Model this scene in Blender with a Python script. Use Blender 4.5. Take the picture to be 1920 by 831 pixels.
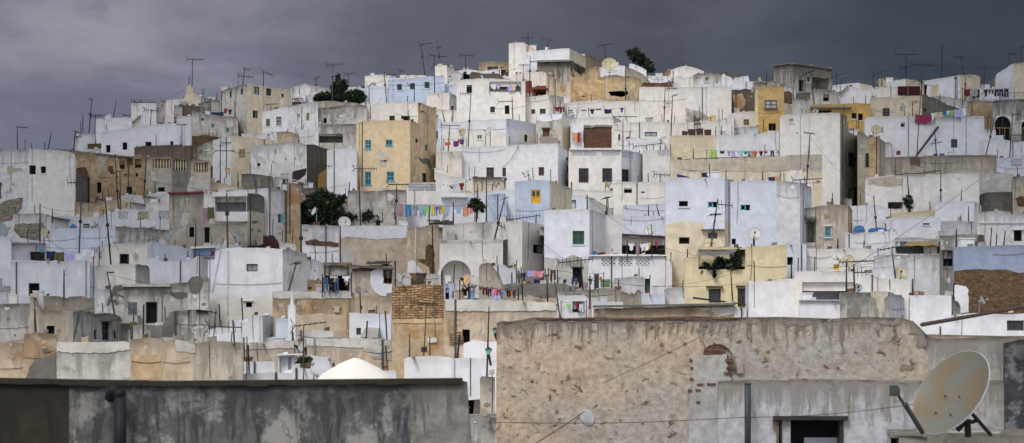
import bpy, math, random
from mathutils import Vector, noise
for o in list(bpy.data.objects): bpy.data.objects.remove(o)
R = math.radians
SC = bpy.context.scene; COL = SC.collection
# ------------------------------------------------------------------ camera, sky, sun, exposure
F = 4800.0; HY = 650.0; ZC = 14.0            # focal length in photo pixels, eye level row, eye height
cd = bpy.data.cameras.new('camera'); cam = bpy.data.objects.new('camera', cd); COL.objects.link(cam)
cam.location = (0, 0, ZC); cam.rotation_euler = (R(90), 0, 0)
cd.sensor_width = 36; cd.lens = 36*F/1920; cd.shift_y = (HY-415.5)/1920
cd.clip_start = .5; cd.clip_end = 9000
cd.dof.use_dof = True; cd.dof.focus_distance = 190; cd.dof.aperture_fstop = 5.0
SC.camera = cam
SC.view_settings.view_transform = 'Standard'; SC.view_settings.look = 'None'
SC.view_settings.exposure = 0.46; SC.view_settings.gamma = 1; SC.view_settings.use_curve_mapping = False
SUN_EL, SUN_AZ = 47, 205                      # azimuth the light comes from, degrees clockwise from +Y
sd = bpy.data.lights.new('sun', 'SUN'); sd.energy = 1.6; sd.angle = R(18); sd.color = (1, .965, .91)
sun = bpy.data.objects.new('sun', sd); COL.objects.link(sun)
_d = Vector((math.sin(R(SUN_AZ))*math.cos(R(SUN_EL)), math.cos(R(SUN_AZ))*math.cos(R(SUN_EL)), math.sin(R(SUN_EL))))
sun.rotation_euler = _d.to_track_quat('Z', 'Y').to_euler(); sun.location = (-30, -40, 120)
W = bpy.data.worlds.new('World'); SC.world = W; W.use_nodes = True

class NT:
    def __init__(s, tree): s.t = tree; s.n = tree.nodes; s.l = tree.links; s.n.clear()
    def new(s, typ, ins=None, **kw):
        n = s.n.new(typ)
        for k, v in kw.items(): setattr(n, k, v)
        for k, v in (ins or {}).items():
            if hasattr(v, 'is_output'): s.l.new(v, n.inputs[k])
            else: n.inputs[k].default_value = v
        return n
    def math(s, op, a, b=0.0, c=None, clamp=False):
        n = s.new('ShaderNodeMath', {0: a, 1: b}, operation=op, use_clamp=clamp)
        if c is not None:
            if hasattr(c, 'is_output'): s.l.new(c, n.inputs[2])
            else: n.inputs[2].default_value = c
        return n.outputs[0]
    def mr(s, v, a, b, c=0.0, d=1.0, smooth=True):
        n = s.new('ShaderNodeMapRange', {'Value': v, 'From Min': a, 'From Max': b, 'To Min': c, 'To Max': d},
                  interpolation_type='SMOOTHSTEP' if smooth else 'LINEAR')
        return n.outputs[0]
    def mix(s, f, a, b, mode='MIX'):
        n = s.n.new('ShaderNodeMix'); n.data_type = 'RGBA'; n.blend_type = mode
        for i, v in ((0, f), (6, a), (7, b)):
            if hasattr(v, 'is_output'): s.l.new(v, n.inputs[i])
            elif i == 0: n.inputs[0].default_value = v
            else: n.inputs[i].default_value = (*v[:3], 1)
        return n.outputs[2]
    def noise(s, vec, scale, detail=4, rough=.55, dist=0):
        return s.new('ShaderNodeTexNoise', {'Vector': vec, 'Scale': scale, 'Detail': detail, 'Roughness': rough, 'Distortion': dist}).outputs[0]
    def vmul(s, vec, m):
        return s.new('ShaderNodeVectorMath', {0: vec, 1: m}, operation='MULTIPLY').outputs[0]
    def vadd(s, vec, m):
        return s.new('ShaderNodeVectorMath', {0: vec, 1: m}, operation='ADD').outputs[0]

def srgb(r, g, b):
    return tuple((c/255/12.92 if c/255 <= .04045 else ((c/255+.055)/1.055)**2.4) for c in (r, g, b))

w = NT(W.node_tree)
sky = w.new('ShaderNodeTexSky', sky_type='NISHITA', sun_disc=False, sun_elevation=R(SUN_EL), sun_rotation=R(SUN_AZ), altitude=200, dust_density=3)
tc = w.new('ShaderNodeTexCoord').outputs['Generated']
sx = w.new('ShaderNodeSeparateXYZ', {0: tc})
X, Y, Z = sx.outputs
S = 0.1                                        # world background strength; cloud colours are divided by it
def k(c, m=1): return tuple(v*m/S for v in c)
# heavy cloud seen ahead: mauve-grey at the left, slate at the right, darkest high on the right
wob = w.noise(w.vmul(tc, (5, 5, 9)), 1.0, 5, .5)
wob2 = w.noise(w.vmul(tc, (11, 11, 20)), 1.3, 6, .6, .6)
xx = w.math('ADD', X, w.math('MULTIPLY', w.math('SUBTRACT', wob, .5), .13))
zz = w.math('ADD', Z, w.math('MULTIPLY', w.math('SUBTRACT', wob, .5), .05))
low = w.mix(w.mr(xx, -.19, .20), k(srgb(120, 121, 138)), k(srgb(74, 82, 95)))
low = w.mix(w.mr(xx, .14, .24), low, k(srgb(34, 39, 48)))
high = w.mix(w.mr(xx, -.16, -.02), k(srgb(130, 127, 142)), k(srgb(104, 107, 116)))
high = w.mix(w.mr(xx, -.02, .16), high, k(srgb(52, 58, 69)))
ahead = w.mix(w.mr(zz, .055, .135), low, high)
cl1 = w.noise(w.vadd(w.vmul(tc, (7, 7, 14)), (3, 1, 2)), 1.0, 7, .55, .5)
cl2 = w.noise(w.vadd(w.vmul(tc, (26, 26, 40)), (1, 5, 2)), 1.0, 6, .6, .4)
ahead = w.mix(w.mr(cl1, .36, .60), w.mix(1.0, ahead, (1.24, 1.24, 1.22), 'MULTIPLY'), w.mix(1.0, ahead, (.72, .74, .78), 'MULTIPLY'))
ahead = w.mix(w.mr(cl2, .40, .68, 0, .35), ahead, w.mix(1.0, ahead, (.74, .75, .78), 'MULTIPLY'))
# a paler break near the upper left
br = w.math('MULTIPLY', w.mr(w.math('ABSOLUTE', w.math('ADD', X, .165)), .055, 0.0), w.mr(w.math('ABSOLUTE', w.math('SUBTRACT', Z, .125)), .035, 0.0))
ahead = w.mix(w.math('MULTIPLY', br, w.mr(wob2, .35, .6)), ahead, k(srgb(146, 144, 150)))
# thin bright overcast overhead and behind the camera
n3 = w.noise(tc, 2.2, 6, .6)
over = w.mix(w.mr(n3, .35, .7), k((.62, .65, .73)), k((.92, .93, .97)))
over = w.mix(.35, over, sky.outputs[0])
zo = w.mr(Z, -.25, .02)
over = w.mix(zo, k((.16, .155, .15)), over)
f1 = w.mr(Y, .25, .86)
f2 = w.mr(Z, .62, .2)
front = w.math('MULTIPLY', f1, f2)
ahead = w.mix(1.0, ahead, (.82, .83, .83), 'MULTIPLY')
colr = w.mix(front, over, ahead)
bg = w.new('ShaderNodeBackground', {'Color': colr, 'Strength': S})
out = w.new('ShaderNodeOutputWorld', {'Surface': bg.outputs[0]})

# ------------------------------------------------------------------ materials
MATS = {}
def newmat(name):
    m = bpy.data.materials.new(name); m.use_nodes = True; MATS[name] = m
    return m, NT(m.node_tree)
def plaster(name, base, under, amt=.25, grime=.5, spots=.3, base2=None, sc=1.0, ucol=None, rough=.9, grimec=(.075, .072, .065), gl=1.6, spotc=(.16, .125, .085), bumps=.35):
    m, t = newmat(name)
    pos = t.new('ShaderNodeNewGeometry').outputs['Position']
    sd_ = (sum(map(ord, name)) % 97)*3.7
    p = t.vadd(t.vmul(pos, (sc, sc, sc)), (sd_, sd_*.7, sd_*.3))
    dt = t.new('ShaderNodeAttribute', attribute_name='dtop').outputs['Fac']
    dts = t.math('MULTIPLY', dt, sc)
    A = t.noise(p, .33, 8, .62, .3)
    L = t.noise(p, .085, 4, .5)
    C = t.noise(p, 1.7, 9, .68)
    Dn = t.noise(t.vmul(p, (1, 1, 1.5)), .95, 10, .74, .4)
    St = t.noise(t.vadd(t.vmul(p, (2.0, 2.0, .16)), t.vmul(t.new('ShaderNodeTexNoise', {'Vector': p, 'Scale': .5, 'Detail': 3}).outputs['Color'], (1.3, 1.3, .5))), 1.0, 7, .7)
    Ds = t.noise(t.vmul(p, (.25, .25, .8)), 1.0, 6, .6)
    c = t.mix(t.mr(L, .38, .64), base, base2 or tuple(v*.9 for v in base))
    thr = .74-.42*amt
    mA = t.mr(t.math('ADD', A, t.math('MULTIPLY', t.math('SUBTRACT', Dn, .5), .35)), thr, thr+.075)
    c = t.mix(t.math('MULTIPLY', mA, min(1, .55+amt*.45)), c, t.mix(t.mr(C, .35, .65), under, ucol or tuple(v*.62 for v in under)))
    # rain grime that runs down from the parapet
    tl = t.mr(t.math('SUBTRACT', dts, t.math('MULTIPLY', t.mr(St, .42, .75), gl*1.4)), gl*.55, -.15)
    g = t.math('MULTIPLY', t.math('MULTIPLY', tl, t.mr(C, .28, .62, .35, 1.0)), grime*.8, clamp=True)
    c = t.mix(g, c, grimec)
    rimg = t.math('MULTIPLY', t.mr(dts, .42, 0.0), t.mr(Dn, .42, .58, .15, 1.0))
    c = t.mix(t.math('MULTIPLY', rimg, min(1, grime*.95+.08)), c, tuple(v*.9 for v in grimec))
    # broad soft weathering and streaks
    c = t.mix(t.math('MULTIPLY', t.mr(Ds, .48, .72), .03+grime*.3), c, tuple(v*.42+.01 for v in base))
    c = t.mix(t.math('MULTIPLY', t.mr(St, .54, .72), .01+grime*.26), c, tuple(v*.4 for v in base))
    # chips
    ts = .80-.17*spots if spots < 1 else .575
    c = t.mix(t.math('MULTIPLY', t.mr(Dn, ts, ts+.035), .85), c, t.mix(t.mr(C, .4, .6), spotc, tuple(v*.45 for v in spotc)))
    # hairline cracks and gritty speckle
    wv = t.vadd(p, t.vmul(t.new('ShaderNodeTexNoise', {'Vector': p, 'Scale': .9, 'Detail': 6}).outputs['Color'], (1.6, 1.6, 1.6)))
    vo = t.new('ShaderNodeTexVoronoi', {'Vector': wv, 'Scale': .27}, feature='DISTANCE_TO_EDGE').outputs[0]
    crk = t.math('MULTIPLY', t.mr(vo, .012, .003), t.mr(A, .56, .63))
    c = t.mix(t.math('MULTIPLY', crk, .10+.6*spots), c, tuple(v*.5 for v in spotc))
    G = t.noise(p, 5.5, 6, .75)
    c = t.mix(t.math('MULTIPLY', t.mr(G, .56, .68), .12+.32*spots), c, tuple(v*.38 for v in base))
    q_ = .90-.42*min(.7, spots)
    c = t.mix(1.0, c, t.mix(t.mr(C, .30, .70), (q_, q_*.995, q_*.985), (1.06, 1.06, 1.06)), 'MULTIPLY')
    hgt = t.math('ADD', t.math('MULTIPLY', C, .5), t.math('MULTIPLY', mA, -.25))
    bp = t.new('ShaderNodeBump', {'Height': hgt, 'Strength': bumps, 'Distance': .12/sc})
    b = t.new('ShaderNodeBsdfPrincipled', {'Base Color': c, 'Roughness': rough, 'Normal': bp.outputs[0]})
    b.inputs['Specular IOR Level'].default_value = .15
    t.new('ShaderNodeOutputMaterial', {'Surface': b.outputs[0]})
    return m
def flat(name, base, rough=.7, metal=0, var=.25, sc=3.0, spec=.3):
    m, t = newmat(name)
    pos = t.new('ShaderNodeNewGeometry').outputs['Position']
    n = t.noise(pos, sc, 6, .6)
    c = t.mix(t.mr(n, .3, .7), tuple(v*(1-var) for v in base), tuple(min(1, v*(1+var)) for v in base))
    b = t.new('ShaderNodeBsdfPrincipled', {'Base Color': c, 'Roughness': rough, 'Metallic': metal})
    b.inputs['Specular IOR Level'].default_value = spec
    t.new('ShaderNodeOutputMaterial', {'Surface': b.outputs[0]})
    return m
def brick(name, c1, c2, mortar, w_=.25, h_=.085, dirt=.4):
    m, t = newmat(name)
    pos = t.new('ShaderNodeNewGeometry').outputs['Position']
    uv = t.new('ShaderNodeUVMap').outputs[0]
    n = t.noise(pos, 1.2, 8, .7); n2 = t.noise(pos, 3.4, 6, .7)
    uvw = t.vadd(uv, t.new('ShaderNodeCombineXYZ', {0: t.math('MULTIPLY', t.math('SUBTRACT', n2, .5), .12), 1: t.math('MULTIPLY', t.math('SUBTRACT', n, .5), .22)}).outputs[0])
    bt = t.new('ShaderNodeTexBrick', {'Vector': uvw, 'Color1': (*c1, 1), 'Color2': (*c2, 1), 'Mortar': (*mortar, 1), 'Scale': 1.0,
               'Mortar Size': .016, 'Mortar Smooth': .5, 'Bias': 0.0, 'Brick Width': w_, 'Row Height': h_})
    c = t.mix(t.mr(n2, .3, .7), bt.outputs[0], t.mix(1.0, bt.outputs[0], (.5, .45, .4), 'MULTIPLY'))
    c = t.mix(t.math('MULTIPLY', t.mr(n, .52, .66), dirt), c, tuple(v*.35 for v in mortar))
    bp = t.new('ShaderNodeBump', {'Height': t.math('SUBTRACT', n2, bt.outputs['Fac']), 'Strength': .6, 'Distance': .05})
    b = t.new('ShaderNodeBsdfPrincipled', {'Base Color': c, 'Roughness': .9, 'Normal': bp.outputs[0]})
    t.new('ShaderNodeOutputMaterial', {'Surface': b.outputs[0]})
def rubble(name, c1, c2, gap, s=2.6):
    m, t = newmat(name)
    pos = t.new('ShaderNodeNewGeometry').outputs['Position']
    q = t.vadd(t.vmul(pos, (.8, .8, 2.1)), t.vmul(t.new('ShaderNodeTexNoise', {'Vector': pos, 'Scale': 2.0, 'Detail': 4}).outputs['Color'], (.5, .5, .5)))
    v = t.new('ShaderNodeTexVoronoi', {'Vector': q, 'Scale': s}, feature='DISTANCE_TO_EDGE').outputs[0]
    v2 = t.new('ShaderNodeTexVoronoi', {'Vector': q, 'Scale': s}).outputs['Color']
    n = t.noise(pos, 1.0, 8, .7); n2 = t.noise(pos, 6, 6, .7)
    c = t.mix(t.new('ShaderNodeSeparateColor', {0: v2}).outputs[0], c1, c2)
    c = t.mix(t.mr(v, .07, .0), c, gap)
    c = t.mix(t.mr(n, .46, .60, 0, .8), c, tuple(.5*(a+b) for a, b in zip(c1, c2)))
    c = t.mix(t.mr(n2, .3, .7, 0, .5), c, tuple(v_*.4 for v_ in c2))
    bp = t.new('ShaderNodeBump', {'Height': t.math('ADD', t.mr(v, 0, .12), n2), 'Strength': .7, 'Distance': .08})
    b = t.new('ShaderNodeBsdfPrincipled', {'Base Color': c, 'Roughness': .95, 'Normal': bp.outputs[0]})
    t.new('ShaderNodeOutputMaterial', {'Surface': b.outputs[0]})

CEM = (.22, .21, .19); OCH = (.44, .31, .18)
plaster('W',  (.79, .81, .88), (.74, .73, .72), .08, .17, .05, (.81, .81, .84))
plaster('WW', (.84, .80, .74), (.70, .63, .54), .10, .22, .09, (.80, .78, .76))
plaster('WG', (.74, .75, .80), (.52, .48, .43), .25, .48, .30, (.77, .76, .75))
plaster('LB', (.68, .73, .85), (.74, .75, .80), .12, .14, .05, (.70, .73, .82))
plaster('BL', (.52, .61, .78), (.66, .68, .74), .22, .18, .10, (.58, .64, .78))
plaster('LV', (.30, .36, .53), (.36, .40, .52), .2, .2, .12, (.33, .38, .52))
plaster('SB', (.34, .45, .72), (.6, .65, .75), .2, .2, .1)
plaster('CS', (.50, .47, .41), (.36, .33, .27), .38, 1.0, .4, (.44, .42, .38), gl=3.4, grimec=(.04, .038, .034))
plaster('WS', (.68, .67, .63), (.50, .46, .38), .30, 1.0, .4, (.62, .61, .60), gl=3.4, grimec=(.06, .058, .05))
plaster('C',  (.78, .68, .50), (.64, .49, .33), .24, .26, .22, (.70, .62, .50))
plaster('CD', (.60, .54, .44), (.42, .32, .21), .42, .62, .48, (.50, .46, .39))
plaster('CG', (.62, .60, .56), (.34, .31, .26), .40, .78, .42, (.58, .56, .53))
plaster('OY', (.62, .45, .24), (.52, .40, .26), .5, .5, .5, (.58, .46, .30))
plaster('OC', (.60, .44, .265), (.52, .29, .12), .48, .62, .60, (.50, .39, .26), spotc=(.13, .09, .055))
plaster('OW', (.64, .51, .365), (.54, .345, .19), .40, .50, .45, (.58, .52, .45))
plaster('GC', CEM, (.33, .31, .28), .35, .7, .4, (.28, .27, .25))
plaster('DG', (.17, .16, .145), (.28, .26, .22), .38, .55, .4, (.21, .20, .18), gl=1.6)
plaster('Y',  (.82, .67, .44), (.78, .66, .50), .25, .15, .16, (.80, .64, .41), spotc=(.30, .2, .1))
plaster('YT', (.74, .56, .35), (.60, .46, .32), .36, .25, .42, (.66, .50, .33), spotc=(.22, .15, .09))
plaster('YL', (.76, .66, .43), (.70, .58, .36), .2, .2, .12, (.72, .60, .38))
plaster('YO', (.66, .44, .15), (.62, .34, .10), .4, .25, .3, (.60, .44, .22))
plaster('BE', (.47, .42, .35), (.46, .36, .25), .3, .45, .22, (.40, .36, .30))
plaster('BN', (.20, .155, .115), (.27, .20, .13), .4, .6, .4, (.16, .13, .10))
plaster('RD', (.24, .065, .06), (.3, .12, .1), .2, .4, .2)
plaster('MR', (.06, .02, .018), (.08, .03, .03), .2, .4, .1)
brick('BR', (.20, .065, .035), (.12, .045, .028), (.20, .15, .11), dirt=.6)
brick('YB', (.60, .40, .20), (.34, .205, .10), (.07, .055, .04), .30, .095, .75)
brick('RB2', (.34, .12, .06), (.22, .09, .05), (.22, .17, .12), .22, .075, .4)
rubble('RB', (.46, .41, .33), (.28, .24, .18), (.09, .075, .055))
rubble('BS', (.34, .21, .10), (.10, .065, .04), (.06, .04, .025), 6.5)
# foreground walls: same kinds of render, at the finer scale they show close to
plaster('F1', (.13, .135, .14), (.44, .43, .41), .56, 1.0, .8, (.09, .088, .08), sc=5.5, gl=4.2, grimec=(.022, .025, .028), spotc=(.05, .045, .04))
plaster('F0', (.036, .033, .026), (.055, .048, .036), .4, .8, .4, (.03, .028, .02), sc=3.2, gl=2.6, grimec=(.018, .017, .014))
plaster('F6', (.20, .185, .16), (.34, .29, .23), .5, .8, .8, (.26, .24, .21), sc=3.4, gl=2, spotc=(.08, .06, .045), bumps=.7)
plaster('F7', (.30, .27, .23), (.40, .38, .36), .5, .6, .6, (.34, .31, .27), sc=3, gl=2, spotc=(.12, .09, .06), bumps=.6)
plaster('F4', (.34, .335, .315), (.17, .165, .15), .45, 1.0, .7, (.20, .19, .175), sc=5, gl=2.5)
plaster('F2', (.54, .42, .31), (.42, .395, .355), .46, 1.0, 1.35, (.405, .385, .35), sc=5.5, gl=2.2, ucol=(.42, .29, .20), spotc=(.13, .085, .055), grimec=(.085, .08, .07), bumps=.8)
plaster('F3', (.46, .47, .51), (.33, .30, .26), .34, .95, .5, (.40, .39, .37), sc=4.0, gl=3.0, grimec=(.15, .13, .095), bumps=.5)
plaster('F5', (.07, .075, .085), (.30, .31, .33), .42, .8, .6, (.05, .052, .06), sc=4, gl=3, grimec=(.03, .03, .033), bumps=.6)
def bigdish():
    m, t = newmat('bigdish')
    pos = t.new('ShaderNodeNewGeometry').outputs['Position']
    n = t.noise(t.vmul(pos, (5, 5, .8)), 1.0, 6, .6); n2 = t.noise(pos, 2.2, 4, .5); n3 = t.noise(pos, 22, 5, .7)
    c = t.mix(t.mr(n2, .38, .62), (.13, .14, .125), (.155, .12, .07))
    c = t.mix(t.math('MULTIPLY', t.mr(n, .48, .7), .45), c, (.20, .13, .065))
    c = t.mix(t.math('MULTIPLY', t.mr(n3, .56, .7), .45), c, (.12, .10, .07))
    b = t.new('ShaderNodeBsdfPrincipled', {'Base Color': c, 'Roughness': .45})
    t.new('ShaderNodeOutputMaterial', {'Surface': b.outputs[0]})
bigdish()
def shade_cloudmat():  # translucent skin of the added, unseen clouds that only shade the hill
    m, t = newmat('added_shade_cloud')
    d = t.new('ShaderNodeBsdfDiffuse', {'Color': (.85, .86, .88, 1)}); tr = t.new('ShaderNodeBsdfTranslucent', {'Color': (.80, .82, .86, 1)})
    mx = t.new('ShaderNodeMixShader', {0: .45, 1: d.outputs[0], 2: tr.outputs[0]}); t.new('ShaderNodeOutputMaterial', {'Surface': mx.outputs[0]})
shade_cloudmat()
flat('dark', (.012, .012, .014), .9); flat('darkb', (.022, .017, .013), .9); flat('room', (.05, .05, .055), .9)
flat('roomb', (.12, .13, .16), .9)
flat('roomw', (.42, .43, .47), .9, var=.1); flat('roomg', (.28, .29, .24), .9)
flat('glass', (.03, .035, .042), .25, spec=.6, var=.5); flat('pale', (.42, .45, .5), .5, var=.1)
flat('iron', (.028, .025, .023), .75); flat('ironr', (.075, .045, .03), .8); flat('alu', (.30, .30, .30), .5, .4)
flat('pipeg', (.04, .048, .055), .6); flat('pipek', (.010, .012, .015), .6, spec=.2)
flat('blue', (.10, .35, .46), .6, var=.2); flat('teal', (.08, .26, .26), .6, var=.2); flat('tealp', (.25, .50, .50), .6, var=.2); flat('green', (.02, .12, .06), .6, var=.2)
flat('dgreen', (.02, .055, .04), .6); flat('lgreen', (.2, .32, .17), .6); flat('maroon', (.10, .035, .03), .7); flat('wood', (.09, .06, .04), .8); flat('woodg', (.12, .11, .095), .85)
flat('white', (.75, .77, .82), .6, var=.06); flat('cream', (.62, .55, .36), .6, var=.1); flat('yellow', (.72, .42, .03), .6, var=.1); flat('olive', (.26, .24, .07), .7)
flat('slate', (.06, .066, .075), .7); flat('shutter', (.40, .37, .26), .7); flat('greysh', (.16, .18, .21), .7); flat('tanw', (.30, .22, .12), .85)
flat('dishw', (.60, .60, .57), .5, var=.1); flat('dishg', (.33, .35, .37), .5, var=.1); flat('disht', (.46, .41, .28), .5, var=.15); flat('disho', (.55, .36, .15), .6, var=.35)
flat('foil', (.014, .026, .012), .8, var=.5, sc=1.5); flat('foil2', (.012, .022, .012), .8, var=.5, sc=1.5); flat('foil3', (.042, .07, .024), .8, var=.5, sc=1.5); flat('bark', (.07, .055, .04), .9)
flat('tarp', (.14, .14, .13), .8); flat('tarpb', (.03, .13, .30), .6); flat('canvas', (.28, .21, .10), .85, var=.15); flat('domew', (.80, .76, .70), .85, var=.05, sc=1.2)
flat('earth', (.20, .17, .13), .95, sc=.5)
flat('hillm', (.018, .024, .028), .95, sc=.02); flat('roofd', (.30, .28, .26), .95, sc=1.0)
CLOTH = dict(white=(.72, .73, .78), lavender=(.45, .42, .70), mauve=(.36, .24, .30), blue=(.10, .22, .55), skyblue=(.04, .22, .45), palebl=(.34, .48, .66), navy=(.02, .03, .10),
             green=(.28, .55, .22), lime=(.34, .55, .10), yellow=(.72, .55, .05), orange=(.55, .14, .04), red=(.38, .04, .04), crimson=(.27, .03, .09), darkred=(.16, .02, .03), pink=(.72, .28, .36),
             black=(.015, .015, .018), grey=(.30, .30, .33), darkgrey=(.06, .06, .07), brown=(.12, .07, .04), olive=(.12, .11, .05), peach=(.62, .32, .18), teal=(.06, .28, .34), cream=(.6, .52, .36), jeans=(.06, .10, .19), purple=(.12, .06, .20))
for n_, c_ in CLOTH.items(): flat('cl_'+n_, c_, .85, var=.18, sc=4)

# ------------------------------------------------------------------ geometry helpers
DY = [(900, 60), (760, 84), (715, 101), (700, 108), (640, 138), (600, 152), (560, 169), (500, 193), (450, 212), (400, 229), (350, 244), (300, 257), (250, 270), (200, 284), (150, 299), (100, 314), (60, 328), (0, 350)]
def Dm(y):
    for (a, da), (b, db) in zip(DY, DY[1:]):
        if y >= b: return da+(db-da)*(a-y)/(a-b)
    return DY[-1][1]
def P(x, y, D): return Vector(((x-960)/F*D, D, ZC+(HY-y)/F*D))
def terr(D):
    lo = min(D, 330)
    # invert DY to a height, three metres under the house fronts
    for (a, da), (b, db) in zip(DY, DY[1:]):
        if lo <= db:
            y = a+(b-a)*(lo-da)/(db-da); break
    else: y = 0
    z = ZC+(HY-max(y, 70))/F*lo-4.5
    if D > 320: z -= (D-320)*.25
    return z
def link(name, me, loc=None, parent=None, mats=()):
    o = bpy.data.objects.new(name, me); COL.objects.link(o)
    for m in mats: me.materials.append(MATS[m])
    if parent: o.parent = parent
    return o
class MB:
    """collects faces in world space; build() links them as one mesh object under a parent"""
    def __init__(s): s.v = []; s.f = []; s.mi = []; s.uv = []; s.dt = []
    def vert(s, p, dt=9.0): s.v.append(Vector(p)); s.dt.append(dt); return len(s.v)-1
    def face(s, idx, mi=0, uv=None): s.f.append(tuple(idx)); s.mi.append(mi); s.uv.append(uv)
    def quad(s, a, b, c, d, mi=0, dt=9.0, uv=None):
        s.face([s.vert(p, dt) for p in (a, b, c, d)], mi, uv)
    def box(s, c, ax, ay, az, mi=0):
        c, ax, ay, az = map(Vector, (c, ax, ay, az))
        i = [s.vert(c+ax*x+ay*y+az*z) for x in (-1, 1) for y in (-1, 1) for z in (-1, 1)]
        for q in ((0, 1, 3, 2), (4, 6, 7, 5), (0, 4, 5, 1), (2, 3, 7, 6), (0, 2, 6, 4), (1, 5, 7, 3)): s.face([i[k_] for k_ in q], mi)
    def tube(s, a, b, r, r2=None, n=6, mi=0, cap=True):
        a, b = Vector(a), Vector(b); r2 = r if r2 is None else r2
        d = (b-a).normalized(); u = d.cross(Vector((0, 1, 0)) if abs(d.y) < .9 else Vector((1, 0, 0))).normalized(); w_ = d.cross(u)
        A = [s.vert(a+(u*math.cos(t)+w_*math.sin(t))*r) for t in [2*math.pi*i/n for i in range(n)]]
        B = [s.vert(b+(u*math.cos(t)+w_*math.sin(t))*r2) for t in [2*math.pi*i/n for i in range(n)]]
        for i in range(n): s.face((A[i], A[(i+1) % n], B[(i+1) % n], B[i]), mi)
        if cap: s.face(A[::-1], mi); s.face(B, mi)
    def path(s, pts, r, n=6, mi=0):
        for a, b in zip(pts, pts[1:]): s.tube(a, b, r, n=n, mi=mi)
    def build(s, name, mats, parent=None, origin=None, smooth=False):
        me = bpy.data.meshes.new(name)
        o_ = Vector(origin) if origin is not None else (parent['_o'] if False else None)
        off = Vector(ORI.get(parent, (0, 0, 0))) if parent else (Vector(origin) if origin is not None else Vector((0, 0, 0)))
        me.from_pydata([v-off for v in s.v], [], s.f)
        if isinstance(mats, str): mats = [mats]
        for m in mats: me.materials.append(MATS[m])
        me.polygons.foreach_set('material_index', s.mi)
        at = me.attributes.new('dtop', 'FLOAT', 'POINT'); at.data.foreach_set('value', s.dt)
        if any(u is not None for u in s.uv):
            ul = me.uv_layers.new(name='UVMap')
            for p, u in zip(me.polygons, s.uv):
                if u is not None:
                    for li, c in zip(p.loop_indices, u): ul.data[li].uv = c
        if smooth: me.polygons.foreach_set('use_smooth', [True]*len(me.polygons))
        me.update()
        o = bpy.data.objects.new(name, me); COL.objects.link(o)
        if parent: o.parent = parent; ORI[o] = off
        elif origin is not None: o.location = off; ORI[o] = off
        return o
ORI = {}
LAB = {}
def tag(o, label, cat, group=None, kind=None):
    if label:
        o['label'] = label
        if cat not in ('',) and group is None and kind is None:
            LAB.setdefault(label, []).append(o.name)
    if cat: o['category'] = cat
    if group: o['group'] = group
    if kind: o['kind'] = kind
    return o
def empty(name, loc):
    o = bpy.data.objects.new(name, None); COL.objects.link(o); o.location = loc; o.empty_display_size = .5; ORI[o] = Vector(loc); return o
HOUSES = []      # for finding what a mast, dish or line stands on
# ------------------------------------------------------------------ houses
rng = random.Random(5)
FRAMES = {'bl': 'blue', 'gr': 'green', 'wt': 'white', 'mr': 'maroon', 'yw': 'yellow', 'tb': 'teal', 'dg': 'dgreen', 'cr': 'cream', 'ol': 'olive', 'wd': 'wood', 'gs': 'slate'}
def jag(p, amp, f=1.1):
    return (noise.noise(Vector((p[0]*f, p[1]*f, p[2]*f)))*.7+noise.noise(Vector((p[0]*f*3.1, p[1]*f*3.1, 7)))*.45)*amp

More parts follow.
